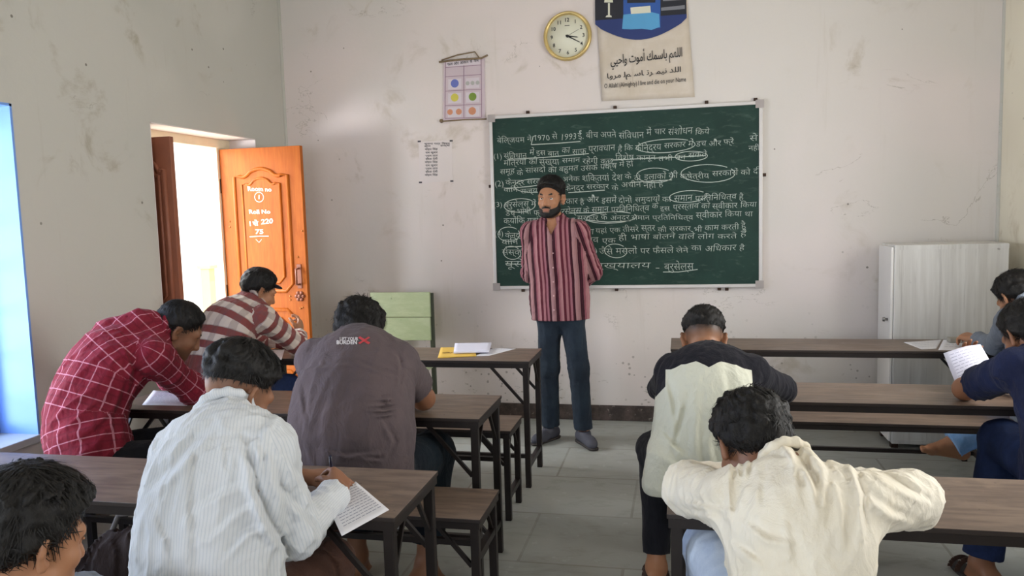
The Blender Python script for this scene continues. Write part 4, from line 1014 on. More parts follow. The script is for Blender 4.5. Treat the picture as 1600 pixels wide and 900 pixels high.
def m_red_check():
    n = NM('red_window_check_cotton'); x, y = uvxy(n); f1 = fr(n, x, .054); f2 = fr(n, y, .062)
    v = n.coord('Object'); base = n.mix(n.noise(v, 30, 3), srgb(112, 26, 42), srgb(136, 36, 54))
    l = n.math('MAXIMUM', band(n, f1, .465, .535), band(n, f2, .465, .535)); hl = n.math('MULTIPLY', l, .66)
    col = n.mix(hl, base, srgb(214, 150, 168))
    d = n.math('MAXIMUM', band(n, f1, 0, .12), band(n, f2, 0, .12)); col = n.mix(n.math('MULTIPLY', d, .30), col, srgb(80, 20, 34))
    return cloth_base(n, col, .05)
def m_brown_check():
    n = NM('brown_white_band_check'); x, y = uvxy(n); f1 = fr(n, x, .085); f2 = fr(n, y, .088)
    a = band(n, f2, .0, .48); base = n.mix(a, srgb(206, 192, 182), srgb(132, 72, 70))
    vb = band(n, f1, .0, .42); col = n.mix(n.math('MULTIPLY', vb, .34), base, srgb(110, 84, 84))
    col = n.mix(n.math('MULTIPLY', band(n, f2, .46, .53), .4), col, srgb(100, 84, 84)); return cloth_base(n, col, .04)
def m_teacher():
    n = NM('maroon_pink_stripe_cotton'); x, y = uvxy(n); f = fr(n, x, .150, .55)
    col = n.ramp(f, [(0, srgb(152, 102, 108)), (.10, srgb(84, 32, 44)), (.21, srgb(166, 118, 122)), (.33, srgb(132, 78, 88)), (.40, srgb(48, 18, 28)), (.53, srgb(136, 98, 100)), (.60, srgb(158, 120, 122)), (.73, srgb(52, 20, 30)), (.83, srgb(148, 96, 106)), (.92, srgb(92, 40, 52))], 'CONSTANT')
    fb = fr(n, x, .025); col = n.mix(n.math('MULTIPLY', band(n, fb, .4, .6), .25), col, srgb(90, 40, 52)); return cloth_base(n, col, .04)
def m_pinstripe():
    n = NM('pale_blue_white_pinstripe'); x, y = uvxy(n); f = fr(n, x, .0085)
    col = n.mix(n.math('MULTIPLY', band(n, f, .3, .6), .35), srgb(207, 210, 214), srgb(166, 178, 190)); return cloth_base(n, col, .03, bmp=.22)
M_dark_trouser = cloth('black_trouser_cotton', srgb(30, 31, 38), srgb(22, 23, 28), .0)
M_navy_trouser = cloth('dark_slate_trouser', srgb(42, 53, 64), srgb(34, 42, 53), .0)
M_tee = cloth('charcoal_mauve_jersey', srgb(92, 80, 82), srgb(84, 74, 77), .03)
M_cream = cloth('cream_cotton', srgb(232, 226, 212), srgb(224, 216, 198), .02)
M_offwhite = cloth('off_white_sage_cotton', srgb(206, 208, 192), srgb(196, 196, 172), .02)
def m_panel():
    n = NM('black_cotton_offwhite_panel'); a = n.node('ShaderNodeAttribute', attribute_name='panel')
    return cloth_base(n, n.mix(n.math('GREATER_THAN', a.outputs['Fac'], 0.0), srgb(26, 26, 34), srgb(206, 207, 192)), .02)
M_black = cloth('black_cotton', srgb(28, 28, 36), srgb(20, 20, 26), .0)
M_navy = cloth('navy_jersey', srgb(30, 38, 70), srgb(24, 30, 56), .0)
M_grey_shirt = cloth('grey_blue_cotton', srgb(120, 128, 140), None, .05)
M_brown_trouser = cloth('brown_trouser', srgb(84, 58, 48), None, .05)
def denim(name, c, c2):
    n = NM(name); v = n.coord('Object'); f = n.noise(v, 9, 5, .65); w = n.noise(n.coord('Object', scale=(1, 1, .15)), 260, 2)
    col = n.mix(n.smooth(f, .35, .68), c, c2); col = n.mix(n.math('MULTIPLY', w, .25), col, tuple(min(1, x * 1.5) for x in c2)); n.bump(w, .15, .002); return n.out(col, .85, 0, .15)
M_jean_dark = denim('indigo_denim', srgb(24, 34, 62), srgb(36, 50, 86)); M_jean_light = denim('washed_blue_denim', srgb(104, 148, 206), srgb(142, 180, 226)); M_jean_pale = denim('pale_bleached_denim', srgb(170, 186, 214), srgb(198, 210, 230))
M_sole = simple('dark_rubber', srgb(44, 38, 36), .7); M_shoe = simple('dark_grey_canvas_shoe', srgb(66, 66, 76), .75, var=.15); M_strap = simple('brown_leather_strap', srgb(66, 46, 38), .6)
M_pen = simple('dark_blue_pen', srgb(26, 28, 52), .3)
# ---- whole figures
def lerp(a, b, t): return V(a) * (1 - t) + V(b) * t
class Person:
    def __init__(s, label, J, w=(.150, .140, .160), q=.72, sc=1.0, group=None):
        s.J = {k: V(v) for k, v in J.items() if not isinstance(v, tuple) or len(v) == 3}
        s.label = label; s.w = w; s.q = q; s.sc = sc; J = s.J
        s.side = unit(J['shR'] - J['shL']); s.hside = unit(J['hipR'] - J['hipL'])
        s.front = lambda up, sd: unit(np.cross(up, sd))
        s.sp = [J['pel'], J['wa'], J['ch'], J['nb']]
        s.org = V(J['pel'][0], J['pel'][1], 0.0); s.group = group
    def torso(s, o=0.0, k=.06):
        J = s.J; w = s.w; P = []
        f0 = s.front(unit(J['wa'] - J['pel']), s.hside); f1 = s.front(unit(J['ch'] - J['wa']), unit(s.side + s.hside)); f2 = s.front(unit(J['nb'] - J['ch']), s.side)
        P.append(cap(J['pel'], J['wa'], w[0] + o, w[1] + o, k, f0, s.q)); P.append(cap(J['wa'], J['ch'], w[1] + o, w[2] + o, k, f1, s.q))
        ms = (J['shL'] + J['shR']) / 2
        P.append(cap(J['ch'], lerp(J['ch'], ms, .72), w[2] + o, w[2] * .80 + o, k, f2, s.q))
        r = .052 * s.sc + o
        P.append(dict(cap(J['shL'], ms, r, r * 1.10, .05), pen=.035)); P.append(dict(cap(ms, J['shR'], r * 1.10, r, .05), pen=.035))
        for sh in ('shL', 'shR'):
            P.append(cap(lerp(ms, J['nb'], .6), lerp(ms, J[sh], .85), .046 * s.sc + o, .042 * s.sc + o, .035))
        P.append(cap(J['ch'], J['nb'], .078 * s.sc + o * .8, .047 * s.sc + o * .5, .045, f2, .85))
        s.f2 = f2; s.f1 = f1; s.f0 = f0
        return P
    def arm(s, S, o=0.0, r=(.050, .043, .040, .028), to=1.0, g=None):
        J = s.J; g = g or 'arm' + S; sc = s.sc; sh, el, wr = J['sh' + S], J['el' + S], J['wr' + S]
        P = [cap(sh, el, r[0] * sc + o, r[1] * sc + o, .03, None, 1, g)]
        P.append(cap(el, lerp(el, wr, to), r[2] * sc + o, (r[2] + (r[3] - r[2]) * to) * sc + o, .025, None, 1, 'fore' + S))
        return P
    def leg(s, S, o=0.0, r=(.068, .055, .050, .036), hips=True, to=1.0):
        J = s.J; sc = s.sc; h, kn, an = J['hip' + S], J['kn' + S], J['an' + S]; P = []
        P.append(cap(h, kn, r[0] * sc + o, r[1] * sc + o, .04, None, 1, 'leg' + S)); P.append(cap(kn, lerp(kn, an, to), r[2] * sc + o, (r[2] + (r[3] - r[2]) * to) * sc + o, .03, None, 1, 'shin' + S))
        if hips: P.append(cap(h, lerp(h, J['pel'], .5), r[0] * 1.12 * sc + o, r[0] * 1.12 * sc + o, .05, None, 1, 'leg' + S))
        return P
    def uv(s, vs, q, prims, front=False):
        """weave coordinates per face corner, and the group of each face"""
        cen = vs[q].mean(1); names = sorted(set(p['g'] for p in prims)); best = np.full(len(cen), 9.); gi = np.zeros(len(cen), int)
        for p in prims:
            d = ev_prim(p, cen) + p.get('pen', 0.0); m_ = d < best; best[m_] = d[m_]; gi[m_] = names.index(p['g'])
        UV = np.zeros((len(q), 4, 2))
        for i, g in enumerate(names):
            F = np.where(gi == i)[0]
            if not len(F): continue
            P = vs[q[F]].reshape(-1, 3)
            if g == 'torso' or g == 'collar':
                sp = s.sp; up0 = unit(sp[1] - sp[0]); pts = [sp[0] - up0 * .4] + sp + [sp[3] + unit(sp[3] - sp[2]) * .2]
                bd = np.full(len(P), 9.); vv = np.zeros(len(P)); cc = np.zeros((len(P), 3)); acc = 0
                for a, b in zip(pts, pts[1:]):
                    L = np.linalg.norm(b - a); t = np.clip((P - a) @ (b - a) / L ** 2, 0, 1); C = a + t[:, None] * (b - a); d = np.linalg.norm(P - C, axis=1); m_ = d < bd
                    bd[m_] = d[m_]; vv[m_] = acc + t[m_] * L; cc[m_] = C[m_]; acc += L
                sd = unit(s.side + s.hside); fr_ = s.f1
                R = P - cc; uu = R @ sd
                if s.patt == 'wrap': uu = np.arctan2(R @ sd, (R @ fr_) * (1 if front else -1) + .05) * .13 + .35 * (R @ sd)
                U = np.stack([uu, vv], 1)
            else:
                S = g[-1]; a, b = {'arm': ('sh', 'el'), 'fore': ('el', 'wr'), 'leg': ('hip', 'kn'), 'shin': ('kn', 'an')}[g[:-1]]
                a, b = s.J[a + S], s.J[b + S]; d = unit(b - a); e1 = unit(np.cross(d, s.f1 + V(.01, .02, .03))); e2 = np.cross(d, e1); R = P - a
                U = np.stack([np.arctan2(R @ e1, -(R @ e2)) * .062, R @ d + (.0 if g[:-1] == 'arm' else np.linalg.norm(s.J['sh' + S] - s.J['el' + S]))], 1)
            UV[F] = U.reshape(-1, 4, 2)
        return UV.reshape(-1, 2), gi, names, cen
    patt = 'wrap'
    def body(s, skin, H, extra=(), res=.0062, feet=('L', 'R'), hands=('L', 'R'), hcfg=None, stub=None, lo=None, hi=None):
        J = s.J; hcfg = hcfg or {}
        P = s.torso(0.0)
        P += [cap(J['nb'] - unit(J['nb'] - J['ch']) * .03, H.p(0, -.022, -.055), .054 * s.sc, .050 * s.sc, .03, None, 1, 'neck')]
        for S in 'LR':
            P += s.arm(S); P += s.leg(S)
            if S in feet: P += foot_prims(J['an' + S], J['to' + S], s.sc)
            if S in hands and S in hcfg: P += hand_prims(J['wr' + S], *hcfg[S][0], s=s.sc, **hcfg[S][1])
        hp = H.prims(); P += hp[:1] and [dict(hp[0], k=.02)] + hp[1:]; P += list(extra)
        vs, q = field(P, res * QUAL, lo, hi)
        x, y, z = H.loc(vs); dist = np.sqrt(x * x + y * y + z * z)
        st = np.zeros(len(vs))
        if stub:
            st = stub(x, y, z) * (dist < .16)
        lips = ((np.abs(z + .070) < .0085) & (np.abs(x) < .020) & (y > .075)).astype(float) * (dist < .16)
        o = link_mesh('person', vs, q, skin, None, s.org, {'stubble': st, 'lips': lips}); o.location = s.org
        tag(o, s.label, 'person', s.group); s.o = o; s.H = H
        return o
    def cloth(s, name, prims, mats, res=.0070, disp=None, mods=(), front=False, mif=None, lo=None, hi=None, uv=True, attrs=None):
        vs, q = field(prims, res * QUAL, lo, hi, mods, disp)
        U = gi = None
        if uv: U, gi, names, cen = s.uv(vs, q, prims, front)
        mi = None
        if mif is not None: mi = mif(cen, U.reshape(-1, 4, 2).mean(1), np.array(names)[gi])
        return link_mesh(name, vs, q, mats, s.o, s.org, attrs(vs) if attrs else None, U, mi)
    def brows_eyes(s, closed=False):
        H = s.H
        for qx in (-1, 1):
            b = MB(); c = V(H.p(qx * .032, .0765, .0015)); r = .0112 * H.s
            bm_ = b.bm; ret = bmesh.ops.create_uvsphere(bm_, u_segments=20, v_segments=14, radius=r)
            for f in bm_.faces: f.smooth = True
            look = unit(H.f)
            for v in ret['verts']: v.co = v.co + Vector(c - s.org)
            for f in bm_.faces:
                if unit(V(*f.calc_center_median()) + s.org - c) @ look > .86: f.material_index = 1
            b.build('eye', [s.o.data.materials[0]] * 2 if closed else [M_eye, M_iris], s.o)
        bw = [H.k((qx * .018, .0865, .0225), (qx * .036, .0845, .0270), .0058, .0060, .004) for qx in (-1, 1)] + [H.k((qx * .036, .0845, .0270), (qx * .052, .0715, .0205), .0060, .0030, .004) for qx in (-1, 1)]
        vs, q = field(bw, .0025); link_mesh('eyebrows', vs, q, M_brow, s.o, s.org)
        lid = [H.k((qx * .020, .0885, .0075), (qx * .044, .0845, .0070), .0035, .0032, .003) for qx in (-1, 1)]
        vs, q = field(lid, .002); link_mesh('eyelid', vs, q, s.o.data.materials[0], s.o, s.org)
def plane_cut(c, n_):
    c = V(c); n_ = unit(n_); return lambda P, v: np.maximum(v, (P - c) @ n_)
# ------------------------------------------------------------------ clothing helpers
def local_cut(c, n_, r=.08):
    c = V(c); n_ = unit(n_)
    def fn(P, v):
        d = np.linalg.norm(P - c, axis=1); return np.where(d < r, np.maximum(v, (P - c) @ n_), v)
    return fn
def folds(per, seed, amp=.004, wl=.085, extra=None, dirs=None):
    J = per.J; up = unit(J['nb'] - J['pel'])
    def fn(P):
        d = wrinkle(P, up + V(.25, .1, 0), wl, amp * 1.9, seed) + wrinkle(P, V(.6, .2, .5), wl * .6, amp * .9, seed + 7, .8)
        for S in 'LR':   # gathered cloth at the elbows and armpits
            d = d + wrinkle(P, np.cross(unit(J['el' + S] - J['sh' + S]), V(.3, .7, .2)), .045, amp * 2.0, seed + 3) * window(P, J['el' + S], .10)
            d = d + wrinkle(P, unit(J['sh' + S] - J['wa']), .055, amp * 2.2, seed + 5) * window(P, lerp(J['sh' + S], J['ch'], .35), .11)
        if extra is not None: d = d + extra(P)
        return d
    return fn
def collar(per, h=.030, r=.060, o=.0, gap=0.0, tilt=0.0, th=.0068):
    J = per.J; H = per.H; ax = unit(H.p(0, -.022, -.055) - J['nb']); ax = unit(ax * .7 + unit(J['nb'] - J['ch']) * .3); sd = unit(per.side - ax * (per.side @ ax)); f = np.cross(ax, sd); P = []
    c0 = J['nb'] + ax * (.020 + o); n = 14
    for ring in (0.0, .5, 1.0):
        pts = []
        for i in range(n + 1):
            t = math.pi / 2 + gap + (2 * math.pi - 2 * gap) * i / n
            rr = r * (1.06 - .10 * ring); pts.append(c0 + ax * (h * ring) + sd * rr * math.cos(t) + f * rr * math.sin(t) - ax * .016 * max(0, math.sin(t)))
        for a, b in zip(pts, pts[1:]): P.append(cap(a, b, th, th, .010, None, 1, 'collar'))
    # turned-down fall of the collar
    pts = []
    for i in range(n + 1):
        t = math.pi / 2 + gap + (2 * math.pi - 2 * gap) * i / n; pts.append(c0 + ax * .004 + sd * r * 1.22 * math.cos(t) + f * r * 1.22 * math.sin(t) - ax * .030 * max(0, math.sin(t)))
    for a, b in zip(pts, pts[1:]): P.append(cap(a, b, th * .95, th * .95, .012, None, 1, 'collar'))
    return P
def shirt(per, mats, o=.014, sl=.95, sr=((.060, .055), (.054, .040)), hem=.10, hw=.012, seed=1, amp=.004, short=None, coll=True, extra=None, seat=True, front=False, mif=None, res=.0070, ckw=None, cuts=(), name='shirt', addp=(), wl=.085, attrs=None):
    J = per.J; P = per.torso(o, .07); up = unit(J['wa'] - J['pel'])
    P.append(cap(J['pel'] + up * .02, J['pel'] - up * hem, per.w[0] + o + hw, per.w[0] + o + hw * 1.6, .05, per.f0, per.q * 1.04))
    mods = []
    for S in 'LR':
        sh, el, wr = J['sh' + S], J['el' + S], J['wr' + S]; sc = per.sc
        if short:
            e = lerp(sh, el, short); P.append(cap(sh, lerp(sh, el, short + .18), sr[0][0] * sc, sr[0][1] * sc, .035, None, 1, 'arm' + S)); mods.append(local_cut(e, el - sh, .15))
        else:
            P.append(cap(sh, el, sr[0][0] * sc, sr[0][1] * sc, .035, None, 1, 'arm' + S)); e = lerp(el, wr, sl)
            P.append(cap(el, lerp(el, wr, sl + .1), sr[1][0] * sc, sr[1][1] * sc, .022, None, 1, 'fore' + S)); mods.append(local_cut(e, wr - el, .088))
            d = unit(wr - el); P.append(cap(e - d * .035, e, sr[1][1] * sc + .004, sr[1][1] * sc + .005, .006, None, 1, 'fore' + S))
    if coll: per.cloth('collar', collar(per, **(ckw or {})), mats, .0045, None, (), front, attrs=(lambda v: {'panel': -np.ones(len(v))}))
    P += list(addp)
    if seat: mods.append(lambda Q, v: np.maximum(v, HB + .002 - Q[:, 2]))
    mods += list(cuts)
    return per.cloth(name, P, mats, res, folds(per, seed, amp, wl, extra), mods, front, mif, attrs=attrs)
def trousers(per, m_, r=((.094, .072), (.070, .052)), to=.95, seed=2, amp=.0045, res=.0075, seat=True, knee_amp=.006, addp=()):
    J = per.J; sc = per.sc; P = []; mods = []
    P.append(cap(J['pel'], lerp(J['pel'], J['wa'], .35), per.w[0] + .006, per.w[0] + .002, .04, per.f0, per.q))
    for S in 'LR':
        h, kn, an = J['hip' + S], J['kn' + S], J['an' + S]; e = lerp(kn, an, to)
        P.append(cap(h, lerp(h, J['pel'], .55), r[0][0] * 1.1 * sc, r[0][0] * 1.1 * sc, .05, None, 1, 'leg' + S)); P.append(cap(h, kn, r[0][0] * sc, r[0][1] * sc, .04, None, 1, 'leg' + S))
        P.append(cap(kn, lerp(kn, an, to + .1), r[1][0] * sc, r[1][1] * sc, .03, None, 1, 'shin' + S)); mods.append(local_cut(e, an - kn, .135))
    P += list(addp)
    if seat: mods.append(lambda Q, v: np.maximum(v, np.where(np.linalg.norm(Q[:, :2] - J['pel'][:2], axis=1) < .16, HB + .001 - Q[:, 2], -1)))
    def dsp(Q):
        d = wrinkle(Q, V(.2, .3, 1), .09, amp, seed)
        for S in 'LR': d = d + wrinkle(Q, np.cross(unit(J['kn' + S] - J['hip' + S]), V(.2, .3, .9)), .05, knee_amp, seed + 2) * window(Q, J['kn' + S], .10) + wrinkle(Q, V(1, .3, 0), .04, amp, seed + 4) * window(Q, J['an' + S], .09)
        return d
    return per.cloth('trousers', P, m_, res, dsp, mods, uv=False)
def fade(amount=1.0, top=.03, bot=-.05):
    def fn(x, y, z):
        zm = hair_zmin(y, 'fade'); up = np.clip((z - bot) / (zm - bot + 1e-6), 0, 1) ** 1.3
        m_ = np.clip((.045 - y) / .03, 0, 1) * (z > bot - .01)
        ear = np.exp(-(((y + .006) / .022) ** 2 + ((z + .008) / .036) ** 2)) * (np.abs(x) > .070)
        return np.clip(up * m_ * amount * (1 - ear), 0, 1) * (z < .11)
    return fn
def sandals(per, S, m1=None, parent=None):
    J = per.J; an, toe = J['an' + S], J['to' + S]; f = unit(V(toe[0] - an[0], toe[1] - an[1], 0)); x = np.cross(f, V(0, 0, 1)); z0 = .0
    c = V(an[0], an[1], 0); b = MB(); out = []
    for i in range(24):
        t = 2 * math.pi * i / 24; l = .055 + .085 * (1); yy = .055 + .135 * math.cos(t); ww = (.040 + .008 * math.cos(t)) * math.sin(t)
        p = c + f * yy + x * ww; out.append((p[0] - per.org[0], p[1] - per.org[1], .002))
    b.prism(out, (0, 0, .016)); so = b.build('sandal', m1 or M_sole, per.o)
    b = MB()
    for d0 in (.085, .135):
        pts = [c + f * (d0) + x * .046 * math.cos(t) + V(0, 0, .016 + (.050 if d0 < .1 else .038) * math.sin(t)) - per.org for t in [math.pi * k / 10 for k in range(11)]]
        for a_, b_ in zip(pts, pts[1:]): b.bar(a_, b_, .022 if d0 < .1 else .018, .004, up=tuple(f))
    b.build('strap', M_strap, so)
def shoes(per, S, m1, sole=M_sole):
    J = per.J; an, toe = J['an' + S], J['to' + S]; f = unit(V(toe[0] - an[0], toe[1] - an[1], 0)); x = np.cross(f, V(0, 0, 1)); c = V(an[0], an[1], 0)
    P = [cap(c - f * .035 + V(0, 0, .045), c + f * .14 + V(0, 0, .036), .042, .036, .02, None, 1, 'shoe'), cap(c + f * .10 - x * .012 + V(0, 0, .034), c + f * .165 + x * .004 + V(0, 0, .030), .034, .026, .02, None, 1, 'shoe'),
         cap(c - f * .03 + V(0, 0, .05), c + f * .02 + V(0, 0, .075), .038, .040, .02, None, 1, 'shoe')]
    vs, q = field(P, .006 * QUAL, mods=(lambda Q, v: np.maximum(v, .012 - Q[:, 2]), lambda Q, v: np.maximum(v, Q[:, 2] - .088)))
    so = link_mesh('shoe', vs, q, m1, per.o, per.org)
    P = [cap(c - f * .035 + V(0, 0, .012), c + f * .165 + V(0, 0, .012), .046, .034, .02, None, 1, 'shoe')]
    vs, q = field(P, .005, mods=(lambda Q, v: np.maximum(v, -Q[:, 2] + .0015), lambda Q, v: np.maximum(v, Q[:, 2] - .018)))
    link_mesh('sole', vs, q, sole, so, per.org)
def pen_in_hand(per, p, d, L=.14):
    p = V(p); d = unit(d); b = MB(); a = p - d * L * .45; e = p + d * L * .55
    b.tube([tuple(a), tuple(lerp(a, e, .93)), tuple(e)], [.0042, .0042, .0008], 10); o = b.build('pen', M_pen)
    o.location = (0, 0, 0); return o
GP = 'students writing at the desks'
# ------------------------------------------------------------------ the teacher
def teacher():
    J = dict(pel=(-.775, 5.03, .93), wa=(-.78, 5.03, 1.08), ch=(-.79, 5.03, 1.25), nb=(-.805, 5.045, 1.455), shR=(-.955, 5.04, 1.392), shL=(-.640, 5.035, 1.392),
             elR=(-.985, 5.12, 1.115), wrR=(-.80, 5.215, .985), elL=(-.560, 5.115, 1.12), wrL=(-.74, 5.225, .965), hipR=(-.848, 5.04, .885), hipL=(-.702, 5.03, .885),
             knR=(-.855, 5.035, .50), anR=(-.865, 5.085, .085), knL=(-.655, 5.00, .50), anL=(-.635, 5.02, .085), toR=(-.93, 4.96, .03), toL=(-.575, 4.91, .03))
    p = Person('standing man in a maroon and pink striped shirt, hands behind his back', J, (.158, .150, .158), .66, 1.0)
    H = Head((-.812, 5.005, 1.608), (-.20, -.97, -.02), (.02, -.02, 1), 1.0)
    def st(x, y, z):
        jaw = np.clip((-.052 - z) / .02, 0, 1) * (y > .0) * .75; side = ((np.abs(x) > .05) & (z < .0) & (y < .045) & (y > .005)) * np.clip((.045 - y) / .03, 0, 1) * .55
        mo = (np.abs(z + .055) < .008) * (np.abs(x) < .032) * (y > .07) * .6
        return np.clip(np.maximum(np.maximum(jaw, side), mo) * (z > -.125) + fade(.7)(x, y, z) * (z > .0), 0, 1)
    p.patt = 'planar'; p.body(SK1, H, feet=(), stub=st, hcfg={'R': (((.75, .15, -.55), (0, 1, .2), 1), dict(curl=(.5, .5, .5, .5))), 'L': (((-.8, .1, -.45), (0, 1, .2), -1), dict(curl=(.45, .45, .5, .5)))}, res=.0058)
    p.brows_eyes()
    # short full beard and moustache
    B = H.prims()[:13]; B[0] = dict(B[0], k=.02)
    def bc(Q, v):
        x, y, z = H.loc(Q); ax_ = np.abs(x); lim = np.interp(y, [-.01, .005, .02, .05, .08, .11], [.0, -.004, -.016, -.048, -.062, -.066])
        th = .0042 * np.clip((lim - z) / .012, 0, 1) * np.clip((y + .004) / .012, 0, 1); w = v / H.s - th + .0012
        lip = (y > .066) * np.minimum(.024 - ax_, z + .088)
        return np.maximum(np.maximum(w, (z - lim) * .6), np.maximum(np.where(y > .066, lip, -1), np.maximum(-.125 - z, -.004 - y))) * H.s
    vs, q = field(B, .0032, mods=(bc,), disp=lambda Q: .0009 * np.sin(Q[:, 0] * 520) * np.sin(Q[:, 2] * 480 + Q[:, 1] * 300)); link_mesh('beard', vs, q, HAIR, p.o, p.org)
    Mu = [H.k((0, .1015, -.0535), (.026, .090, -.060), .0052, .0036, .004), H.k((0, .1015, -.0535), (-.026, .090, -.060), .0052, .0036, .004)]
    vs, q = field(Mu, .0022); link_mesh('moustache', vs, q, HAIR, p.o, p.org)
    make_hair(H, p.o, HAIR, 'short', (.006, .030), 190, .045, 3, .0040, .009, .014, p.org, .32, sweep=True)
    extra = lambda P: crease(P, (-.86, 4.9, 1.05), (-.70, 4.9, .98), .02, .004) + crease(P, (-.94, 4.95, 1.30), (-.90, 4.93, 1.12), .016, .004)
    s = shirt(p, m_teacher(), .015, .93, ((.058, .054), (.052, .040)), .12, .012, 3, .0035, None, True, extra, False, True, None, .0062, dict(gap=.50, r=.066, h=.026), cuts=(plane_cut((-.775, 5.03, .825), (0.02, 0, -1)), lambda Q, v: np.maximum(v, np.where(Q[:, 1] < 5.02, np.minimum((Q[:, 2] - 1.375) - 1.9 * np.abs(Q[:, 0] + .805), .03), -1))))
    b = MB()
    for z in (.90, .99, 1.08, 1.17, 1.26, 1.34):
        b.lathe([(.0001, -.003), (.0052, -.002), (.0055, 0)], (-.79 - p.org[0], 5.03 - (.140 if z < 1.2 else .128) - p.org[1] + (0.02 if z > 1.3 else 0), z), 'y', 10)
    b.build('button', simple('shirt_button', srgb(190, 150, 150), .4), s)
    # placket and pocket
    trousers(p, M_navy_trouser, ((.080, .066), (.064, .058)), .97, 5, .005, .0065, False)
    shoes(p, 'R', M_shoe); shoes(p, 'L', M_shoe)
teacher()
# ------------------------------------------------------------------ left column
def man_tee():
    J = dict(pel=(-1.215, 2.67, .565), wa=(-1.215, 2.68, .73), ch=(-1.222, 2.76, .885), nb=(-1.262, 2.885, 1.035), shR=(-1.075, 2.83, .955), shL=(-1.415, 2.83, .965),
             elR=(-1.045, 3.03, .770), wrR=(-1.22, 3.17, .750), elL=(-1.49, 3.02, .765), wrL=(-1.32, 3.20, .750), hipR=(-1.11, 2.68, .555), hipL=(-1.31, 2.68, .555),
             knR=(-1.02, 3.05, .535), anR=(-1.04, 2.96, .09), knL=(-1.38, 3.08, .535), anL=(-1.36, 3.0, .09), toR=(-1.0, 3.12, .03), toL=(-1.37, 3.16, .03))
    p = Person('stout man from behind in a dark grey t-shirt with small white print', J, (.205, .215, .195), .72, 1.08, GP)
    H = Head((-1.30, 2.985, 1.040), (-.02, .80, -.60), (.02, .6, .8), 1.05)
    p.body(SK2, H, stub=fade(.6), hcfg={'R': (((-.8, .55, -.05), (.1, .1, -1), 1), dict(curl=(.5, .5, .55, .6))), 'L': (((.7, .7, 0), (0, 0, -1), -1), dict(curl=(.2, .2, .25, .3)))}, res=.0062)
    make_hair(H, p.o, HAIR, 'long', (.016, .020), 260, .060, 5, .0042, .016, 0, p.org, .42)
    def extra(P):
        c = lambda pts, w, a, f=False: pcrease(P, pts, w, a, 2.86, f)
        return (c([(578, 633), (600, 630), (619, 627)], 2.6, .012, True) + c([(578, 641), (600, 640), (617, 637)], 2.6, .014, True) + c([(584, 649), (602, 648), (618, 645)], 2.6, .012, True) + c([(588, 624), (616, 621)], 2.6, .009, True) + c([(465, 578), (497, 573), (540, 568)], 3.5, .007, True) + c([(548, 563), (580, 574), (622, 590)], 3.5, .006, True)
                + c([(621, 556), (626, 575), (621, 612)], 3, .010, True) + c([(500, 700), (540, 712), (600, 706)], 4, .008, True) + c([(600, 660), (615, 690), (600, 722)], 4, .009, True) + c([(560, 715), (600, 719)], 3, .007, True) + c([(470, 600), (478, 660)], 5, .005, True))
    s = shirt(p, M_tee, .012, .95, ((.072, .074), (.05, .05)), .10, .004, 8, .0030, .66, False, extra, True, wl=.12, res=.0066)
    # ribbed crew neck
    vs, q = field(collar(p, h=.012, r=.070, th=.007)[:28], .005); link_mesh('neck_rib', vs, q, M_tee, p.o, p.org)
    # print on the upper back: project short lines of type on the cloth
    dg = bpy.context.evaluated_depsgraph_get(); b = MB(); sw = s
    def prj(u, v):
        A = Vector(at(u, v, 1, 2.4)); D_ = (Vector(at(u, v, 1, 2.9)) - A).normalized(); ok, loc, nn, _ = sw.ray_cast(A - p_org, D_); return (loc + nn * .0025) if ok else None
    p_org = Vector(p.org)
    white = simple('white_print', srgb(206, 200, 200), .7); red = simple('red_print', srgb(186, 60, 66), .7)
    for body, u0, u1, v0, v1, mi, ss in (('LIFT YOUR', 531, 560, 532.5, 527.5, 0, 0), ('BURDEN', 526, 558, 538.5, 532.5, 0, 0)):
        vs_, fs_ = text_geo(body, .03); w_ = vs_[:, 0].max(); out = []
        for x, y, _ in vs_: out.append(prj(u0 + x / w_ * (u1 - u0), v0 - y / .72 * (v0 - v1)))
        fs2 = [f for f in fs_ if all(out[i] is not None for i in f)]
        vv = [tuple(o) if o is not None else (0, 0, 0) for o in out]; used = sorted(set(i for f in fs2 for i in f)); mp = {i: k for k, i in enumerate(used)}
        b.raw([vv[i] for i in used], [tuple(mp[i] for i in f) for f in fs2], mi)
    for a_, c_ in (((561, 527.5), (577, 537.5)), ((577, 527.5), (561, 537.5))):
        L = [prj(a_[0] + (c_[0] - a_[0]) * t / 8, a_[1] + (c_[1] - a_[1]) * t / 8) for t in range(9)]
        if all(x is not None for x in L): stroke(b, L, .010, (0, -.6, .8), 1)
    b.build('back_print', [white, red], s)
    trousers(p, cloth('dark_teal_trouser', srgb(26, 36, 44), srgb(20, 26, 34), 0), ((.098, .082), (.080, .062)), .80, 6)
man_tee()
